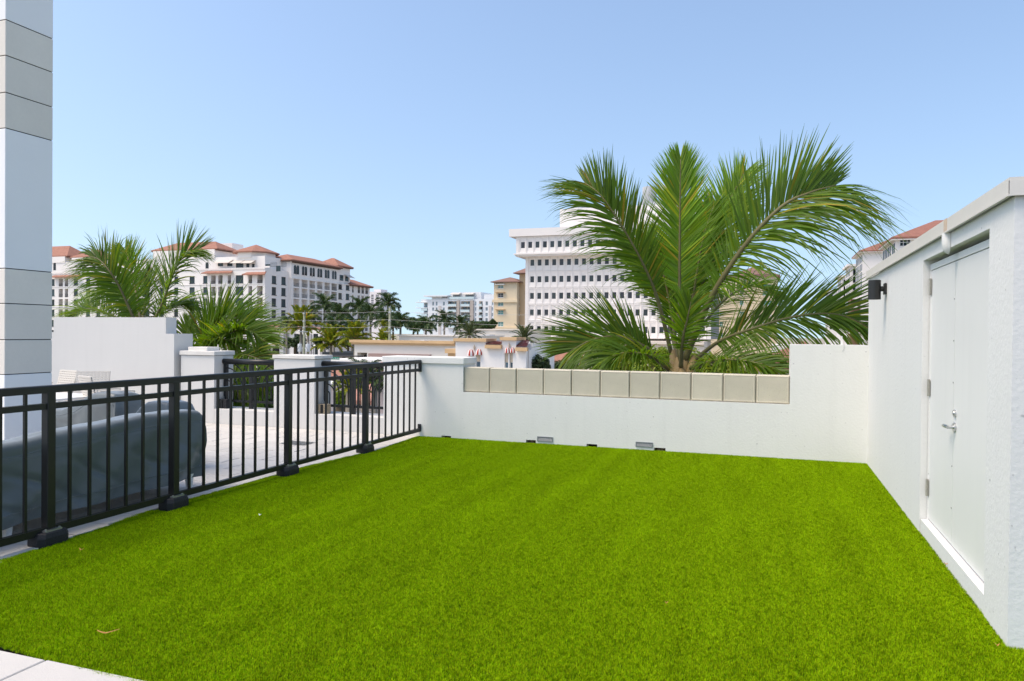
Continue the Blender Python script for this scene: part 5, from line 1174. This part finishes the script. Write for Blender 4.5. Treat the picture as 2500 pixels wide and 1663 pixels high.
# ------------------------------------------------------------------ utility poles, transformers and wires
M_pole = mat('weathered_pole', (.27,.28,.20), .9, .1, var=.25, vscale=2); M_tank = mat('transformer_grey', (.62,.64,.65), .5, .3, var=.05, vscale=2)
poles = []
for (pc, pt_, d_, lb) in ((743,765,92,'grey wooden utility pole with two transformers in front of the apartment block'),(952,752,88,'grey wooden utility pole with two transformers in front of the cream shop')):
    top = at_d(pc, pt_, d_); t = thing('utility_pole', lb, 'utility pole', (top.x, top.y, Z_STREET), 'utility poles along the street')
    b = MB(); b.tube([(top.x,top.y,Z_STREET),(top.x,top.y,top.z)], [.19,.14], 10); b.build('pole_shaft', M_pole, t, smooth=True)
    zt_ = at_d(pc, 840 if pc < 800 else 842, d_).z
    for sx_ in (-1, 1):
        c = Vector((top.x+sx_*.58, top.y-.05, 0)); b = MB(); b.tube([(c.x,c.y,zt_-.98),(c.x,c.y,zt_-.9),(c.x,c.y,zt_-.05),(c.x,c.y,zt_)], [.24,.27,.27,.25], 14)
        b.tube([(c.x,c.y,zt_),(c.x,c.y,zt_+.2)], [.05,.035], 6); b.box(c.x-.05 if sx_ < 0 else c.x-.4, c.x+.4 if sx_ < 0 else c.x+.05, c.y-.05, c.y+.05, zt_-.6, zt_-.5); b.build('transformer', M_tank, t)
        b = MB(); b.tube([(c.x-.1*sx_,c.y-.28,zt_-.3),(c.x+.25*sx_,c.y-.3,zt_-.9),(c.x-.2*sx_,c.y-.25,zt_-1.4),(top.x,top.y-.2,zt_-1.7)], .018, 5); b.build('drop_wire', M_iron, t)
    za = at_d(pc, 810, d_).z; b = MB(); b.box(top.x-.7, top.x+.7, top.y-.2, top.y-.12, za-.05, za+.05); b.build('cross_arm', M_zinc, t)
    zw = [at_d(pc, y, d_).z for y in ((763,782,798) if pc < 800 else (760.5,780.5,797.5))]
    for z in zw:
        b = MB(); b.tube([(top.x+.1,top.y-.35,z-.14),(top.x+.1,top.y-.35,z-.02)], .06, 8); b.box(top.x-.02,top.x+.2,top.y-.36,top.y-.1,z-.2,z-.14); b.build('insulator', M_tank, t)
    b = MB(); b.tube([(top.x+.1,top.y-.05,top.z-1),(top.x+.1,top.y-.05,max(zw)+.25)], .025, 6); b.build('top_mast', M_zinc, t)
    poles.append((top, zw))
M_wire = mat('wire_aluminium', (.40,.40,.40), .4, .4)
(pa, za_), (pb, zb_) = poles
for i, nm in enumerate(('topmost', 'middle', 'lowest')):
    A = Vector((pa.x+.1, pa.y-.35, za_[i])); B = Vector((pb.x+.1, pb.y-.35, zb_[i])); D = B-A; L0 = A-D*1.6; R0 = B+D*(2.2); R0.z = B.z-.3-.3*i; L0.z = A.z+.2
    pts = []
    for P, Q in ((L0, A), (A, B), (B, R0)):
        for k in range(12): f = k/12; q = P.lerp(Q, f); q.z -= .12*4*f*(1-f)*(1 if (P == A) else 2); pts.append(q)
    pts.append(R0); b = MB(); b.tube(pts, .012, 5); tag(b.build('overhead_wire', M_wire), '%s of the three overhead wires crossing the view' % nm, 'wire', 'overhead wires')
# green street sign
sp_ = at_d(818, 875, 62); sg = thing('street_sign', 'green street name sign on a mast arm beside the second pier', 'sign', (sp_.x-2, sp_.y, Z_STREET))
M_sgn = mat('sign_green', (.0,.20,.13), .5, .3)
b = MB(); hw_, hh_ = .42, .105; b.box(sp_.x-hw_, sp_.x+hw_, sp_.y, sp_.y+.03, sp_.z-hh_, sp_.z+hh_); b.build('sign_plate', M_sgn, sg)
tx = bpy.data.curves.new('sign_text', 'FONT'); tx.body = 'Mizner Park Blvd'; tx.size = .115; tx.align_x = 'CENTER'; tx.align_y = 'CENTER'; tx.extrude = .003; tx.materials.append(mat('sign_white', (.85,.85,.85), .5))
_t = bpy.data.objects.new('t', tx); COL.objects.link(_t); bpy.context.view_layer.update(); _me = bpy.data.meshes.new_from_object(_t); bpy.data.objects.remove(_t); to = link('sign_lettering', _me, sg); to.location = Vector((sp_.x, sp_.y-.006, sp_.z))-sg.location; to.rotation_euler = (math.pi/2, 0, 0)
b = MB(); b.tube([(sp_.x-2,sp_.y+.15,Z_STREET),(sp_.x-2,sp_.y+.15,sp_.z+.3)], .09, 10); b.tube([(sp_.x-2,sp_.y+.15,sp_.z+.2),(sp_.x+2.6,sp_.y+.15,sp_.z+.22)], .05, 8); b.build('mast_arm', M_frame, sg)
# street lamp by the parapet
lp = at_d(768, 845, 100); sl2 = thing('street_lamp', 'slim white street lamp left of the short bright palm', 'street lamp', (lp.x, lp.y, Z_STREET))
b = MB(); b.tube([(lp.x,lp.y,Z_STREET),(lp.x,lp.y,lp.z-.2)], .06, 8); b.build('pole_shaft', M_white, sl2); b = MB(); b.tube([(lp.x,lp.y,lp.z-.2),(lp.x,lp.y,lp.z+.05),(lp.x,lp.y,lp.z+.2)], [.08,.2,.05], 10); b.build('lamp_head', M_white, sl2)

# ------------------------------------------------------------------ street palms
M_royal = mat('royal_leaf', (.036,.075,.020), .45, .4, attr='tint', trans=.25, tcol=(1.2,1.5,.6))
M_lime = mat('lime_leaf', (.21,.26,.018), .5, .35, attr='tint', trans=.3, tcol=(1.3,1.4,.5))
M_sage = mat('sage_leaf', (.075,.11,.045), .5, .35, attr='tint', trans=.25, tcol=(1.2,1.3,.7))
M_cshaft = mat('crownshaft', (.16,.22,.07), .5, .3)
def frond_mesh(L, elev, curl, llen, n, width, droop, plum, lift, m, seed, segs=3, a0=60, a1=25):
    pts = []; a = elev; p = Vector((0,0,0)); k = 14
    for i in range(k+1): pts.append(p.copy()); p = p+Vector((math.cos(a),0,math.sin(a)))*L/k; a -= curl/k*(.4+1.2*i/k)
    b = MB(); b.c = []; leaflets(b, pts, (0,0,1), llen, n, width, droop, plum, seed, a0=a0, a1=a1, t0=.12, segs=segs, lift=lift)
    nv = len(b.v); b.tube(pts, [.05*(1-.85*i/k) for i in range(k+1)], 5, 1); b.c += [(1,1,1)]*(len(b.v)-nv)
    return b.mesh('frond', [m, M_rach])
FM = {'royal': [frond_mesh(3.6, e, c, 1.05, 52, .13, .5, .5, .1, M_royal, 50+i) for i, (e, c) in enumerate(((1.2,1.3),(.75,1.6),(.35,1.6),(-.05,1.3)))],
      'lime': [frond_mesh(2.9, e, c, .72, 54, .14, .12, .3, .35, M_lime, 60+i, a0=50, a1=20) for i, (e, c) in enumerate(((1.3,.5),(.95,.9),(.55,1.1),(.1,1.0)))],
      'sage': [frond_mesh(3.0, e, c, .62, 54, .075, .12, .3, .35, M_sage, 70+i, a0=50, a1=20) for i, (e, c) in enumerate(((1.25,.6),(.9,1.1),(.45,1.3),(.0,1.0)))]}
def street_palm(px_, py_, d_, kind_, label, scale=1., seed=0, trunk_r=.2):
    c = at_d(px_, py_, d_); r = random.Random(seed+int(px_)); t = thing('palm_tree', label, 'palm', (c.x, c.y, Z_STREET), 'palms along the street')
    b = MB(); top = c.z-(.9*scale if kind_ == 'royal' else .1); b.tube([(c.x,c.y,Z_STREET),(c.x,c.y,Z_STREET+(top-Z_STREET)*.4),(c.x,c.y,top)], [trunk_r*1.15,trunk_r*1.2,trunk_r*.85], 9); b.build('trunk', M_trunk, t, smooth=True)
    if kind_ == 'royal': b = MB(); b.tube([(c.x,c.y,top+.002),(c.x,c.y,top+.35),(c.x,c.y,c.z)], [.17*scale,.19*scale,.09*scale], 9); b.build('crownshaft', M_cshaft, t, smooth=True)
    nf = 20 if kind_ == 'royal' else 30
    for i in range(nf):
        tier = min(3, int(4*i/nf)); o = inst(FM[kind_][tier], 'frond', t, (c.x, c.y, c.z), (0, r.uniform(-.12,.12), i*2.39996+r.uniform(-.25,.25)), (scale*r.uniform(.85,1.1),)*3)
    return t
for a in [(792,748,135,'royal','dark royal palm standing tallest in front of the loggias',.88,1),(752,775,128,'royal','dark royal palm half behind the left utility pole',.78,2),(832,768,130,'royal','dark royal palm next right of the tallest one',.88,3),(877,752,140,'royal','dark royal palm below the right end of the apartment block',.88,4),
          (905,765,128,'royal','dark royal palm with spreading crown just left of the right utility pole',.78,5),(947,742,150,'royal','royal palm whose crown stands against the sky above the right pole',.95,6),(978,788,120,'royal','royal palm just right of the right utility pole',.78,7),(935,782,115,'royal','low royal palm right behind the right utility pole',.78,8),
          (1040,795,130,'royal','royal palm in front of the left end of the distant condominium',.78,9),(1085,782,145,'royal','royal palm in front of the condominium balconies',.78,10),(1125,795,150,'royal','royal palm left of the plain cream block',.78,11),(700,792,150,'royal','royal palm behind the red-roofed low wing',.78,19),
          (860,800,122,'royal','low royal palm behind the yellow-green palms',.78,20),(815,800,118,'royal','low royal palm above the short bright palm',.78,21),
          (735,800,104,'lime','tall yellow-green palm behind the left utility pole',1.1,12),(808,842,98,'lime','short bright green palm just left of the cream shop',.95,13),(866,828,96,'lime','yellow-tipped palm behind the corner of the cream shop',.95,14),(934,832,93,'lime','small yellow-green palm behind the shop roof beside the right pole',.6,15),
          (1146,818,84,'sage','squat sage-green palm behind the ochre cornice',.62,16),(1280,830,74,'sage','sage-green palm between the tile slope and the tower podium',.58,17),(935,795,97,'lime','narrow upright lime palm shoot left of the right utility pole',.3,18)]:
    street_palm(*a)
# palms and shrubs seen through the railings
street_palm(855, 945, 30, 'lime', 'bright palm seen through the right arched railing', .32, 30)
street_palm(890, 915, 48, 'royal', 'dark palm seen through the right arched railing', .42, 31)
street_palm(915, 930, 42, 'royal', 'dark palm at the right end of the right arched railing', .35, 32)
# ------------------------------------------------------------------ broadleaf trees, hedges
M_bark = mat('bark', (.10,.075,.05), .9, .1, var=.3, vscale=4)
def leafy(name, label, cat, cx, cy, z0, z1, rx, ry, seed, m, n=2600, size=.35, trunk=True, clumps=16):
    r = random.Random(seed); t = thing(name, label, cat, (cx, cy, Z_STREET)); b = MB(); b.c = []; zc = (z0+z1)/2; rz = (z1-z0)/2
    cl = []
    for i in range(clumps):
        th = r.uniform(0, 6.283); ph = math.acos(r.uniform(-.5, 1)); q = r.uniform(.45, .8)
        cl.append((cx+rx*q*math.sin(ph)*math.cos(th), cy+ry*q*math.sin(ph)*math.sin(th), zc+rz*q*math.cos(ph), r.uniform(.28,.5)))
    for i in range(n):
        c = cl[i % clumps]; v = Vector((r.gauss(0,1), r.gauss(0,1), r.gauss(0,1))).normalized()*(r.random()**.33)
        p = Vector((c[0]+v.x*rx*c[3], c[1]+v.y*ry*c[3], c[2]+v.z*rz*c[3])); s = size*r.uniform(.5,1.2)
        nn = (v+Vector((r.uniform(-.6,.6), r.uniform(-.6,.6), r.uniform(0,.9)))).normalized(); a = nn.orthogonal().normalized(); bb = nn.cross(a); an = r.uniform(0,6.28)
        a, bb = a*math.cos(an)+bb*math.sin(an), bb*math.cos(an)-a*math.sin(an)
        g = r.uniform(.6,1.35); b.add([p-a*s, p+bb*s*.45, p+a*s, p-bb*s*.45], [(0,1,2,3)]); b.c += [(g*r.uniform(.9,1.25),g,g)]*4
    b.build('crown', m, t)
    if trunk:
        b = MB(); b.tube([(cx,cy,Z_STREET),(cx,cy,zc-rz*.3),(cx,cy,zc+rz*.3)], [.35,.25,.08], 8)
        for c in cl[:6]: b.tube([(cx,cy,zc-rz*.5),((cx+c[0])/2,(cy+c[1])/2,(zc-rz*.5+c[2])/2+.2),c[:3]], [.14,.09,.03], 5)
        b.build('trunk', M_bark, t, smooth=True)
    return t
M_tree = mat('tree_leaf', (.045,.085,.018), .55, .3, attr='tint', trans=.25, tcol=(1.2,1.4,.6)); M_bush = mat('bush_leaf', (.17,.24,.012), .5, .3, attr='tint', trans=.35, tcol=(1.4,1.4,.4))
M_hedge = mat('hedge_leaf', (.03,.055,.015), .55, .3, attr='tint', trans=.2, tcol=(1.2,1.4,.6))
def tree_px(name, label, pa, pb, pt_, pb_, d_, m, seed, cat='tree', n=2600, size=None, trunk=True, clumps=16):
    A, B = at_d(pa, pt_, d_), at_d(pb, pb_, d_); c = (A+B)/2; rx = (B-A).length*.0+abs((pb-pa)/F_PX*d_)/2
    return leafy(name, label, cat, c.x, c.y, B.z, A.z, rx, rx, seed, m, n, size or max(.12, d_*.0022), trunk, clumps)
tree_px('broadleaf_tree','round olive-green tree left of the distant condominium',985,1055,775,815,210,M_tree,1,n=4200)
tree_px('broadleaf_tree','dark tree behind the crown of the right royal palms',935,985,762,812,190,M_hedge,2)
tree_px('broadleaf_tree','spreading green tree between condominium and tan building',1140,1215,785,812,230,M_tree,3,n=4200)
tree_px('broadleaf_tree','small tree against the tan building and cream block',1190,1212,778,802,240,M_tree,4,n=1200)
tree_px('broadleaf_tree','far low tree at the left end of the condominium slabs',1000,1018,776,796,300,M_tree,5,n=900)
tree_px('hedge_shrub','dark green shrub at the foot of the awning shop corner',1288,1345,866,930,72,M_hedge,6,'shrub',3500)
tree_px('hedge_shrub','dark green shrub behind the tiled pavilion and palm frond',1330,1420,878,940,80,M_tree,7,'shrub',3500)
for i, (a, c, t_, b_, d_, lb) in enumerate(((1470,1570,852,960,26,'bright yellow-green bush left of the large palm trunk'),(1540,1660,835,960,24,'bright yellow-green bush directly behind the large palm trunk'),(1640,1760,850,960,25,'bright yellow-green bush right of the large palm trunk'),(1740,1830,870,960,27,'smaller yellow-green bush below the right palm fronds'))):
    tree_px('flowering_bush', lb, a, c, t_, b_, d_, M_bush, 20+i, 'bush', 3800, .075)
for i, (a, c, t_, b_, d_, lb, m_) in enumerate(((840,935,905,975,56,'dark clipped hedge above the salmon kiosk roof',M_hedge),(815,850,950,1000,36,'bright lime shrub at the left of the right arched railing',M_bush),(560,680,930,1040,28,'green shrub behind the left arched railing',M_tree),(640,690,885,960,40,'orange-green shrub between the first piers',M_tree))):
    tree_px('garden_shrub', lb, a, c, t_, b_, d_, m_, 40+i, 'shrub', 2600)
for i, (px_, d_) in enumerate(((720,160),(790,165),(850,170),(1000,170),(1240,140))):
    tree_px('street_tree', ('low leafy street tree behind the left utility pole','low leafy street tree behind the royal palms','low leafy street tree under the right end of the apartment block','low leafy street tree left of the condominium','low leafy street tree in front of the tan building base')[i], px_-30, px_+30, 815, 860, d_, M_hedge, 60+i, n=2200)
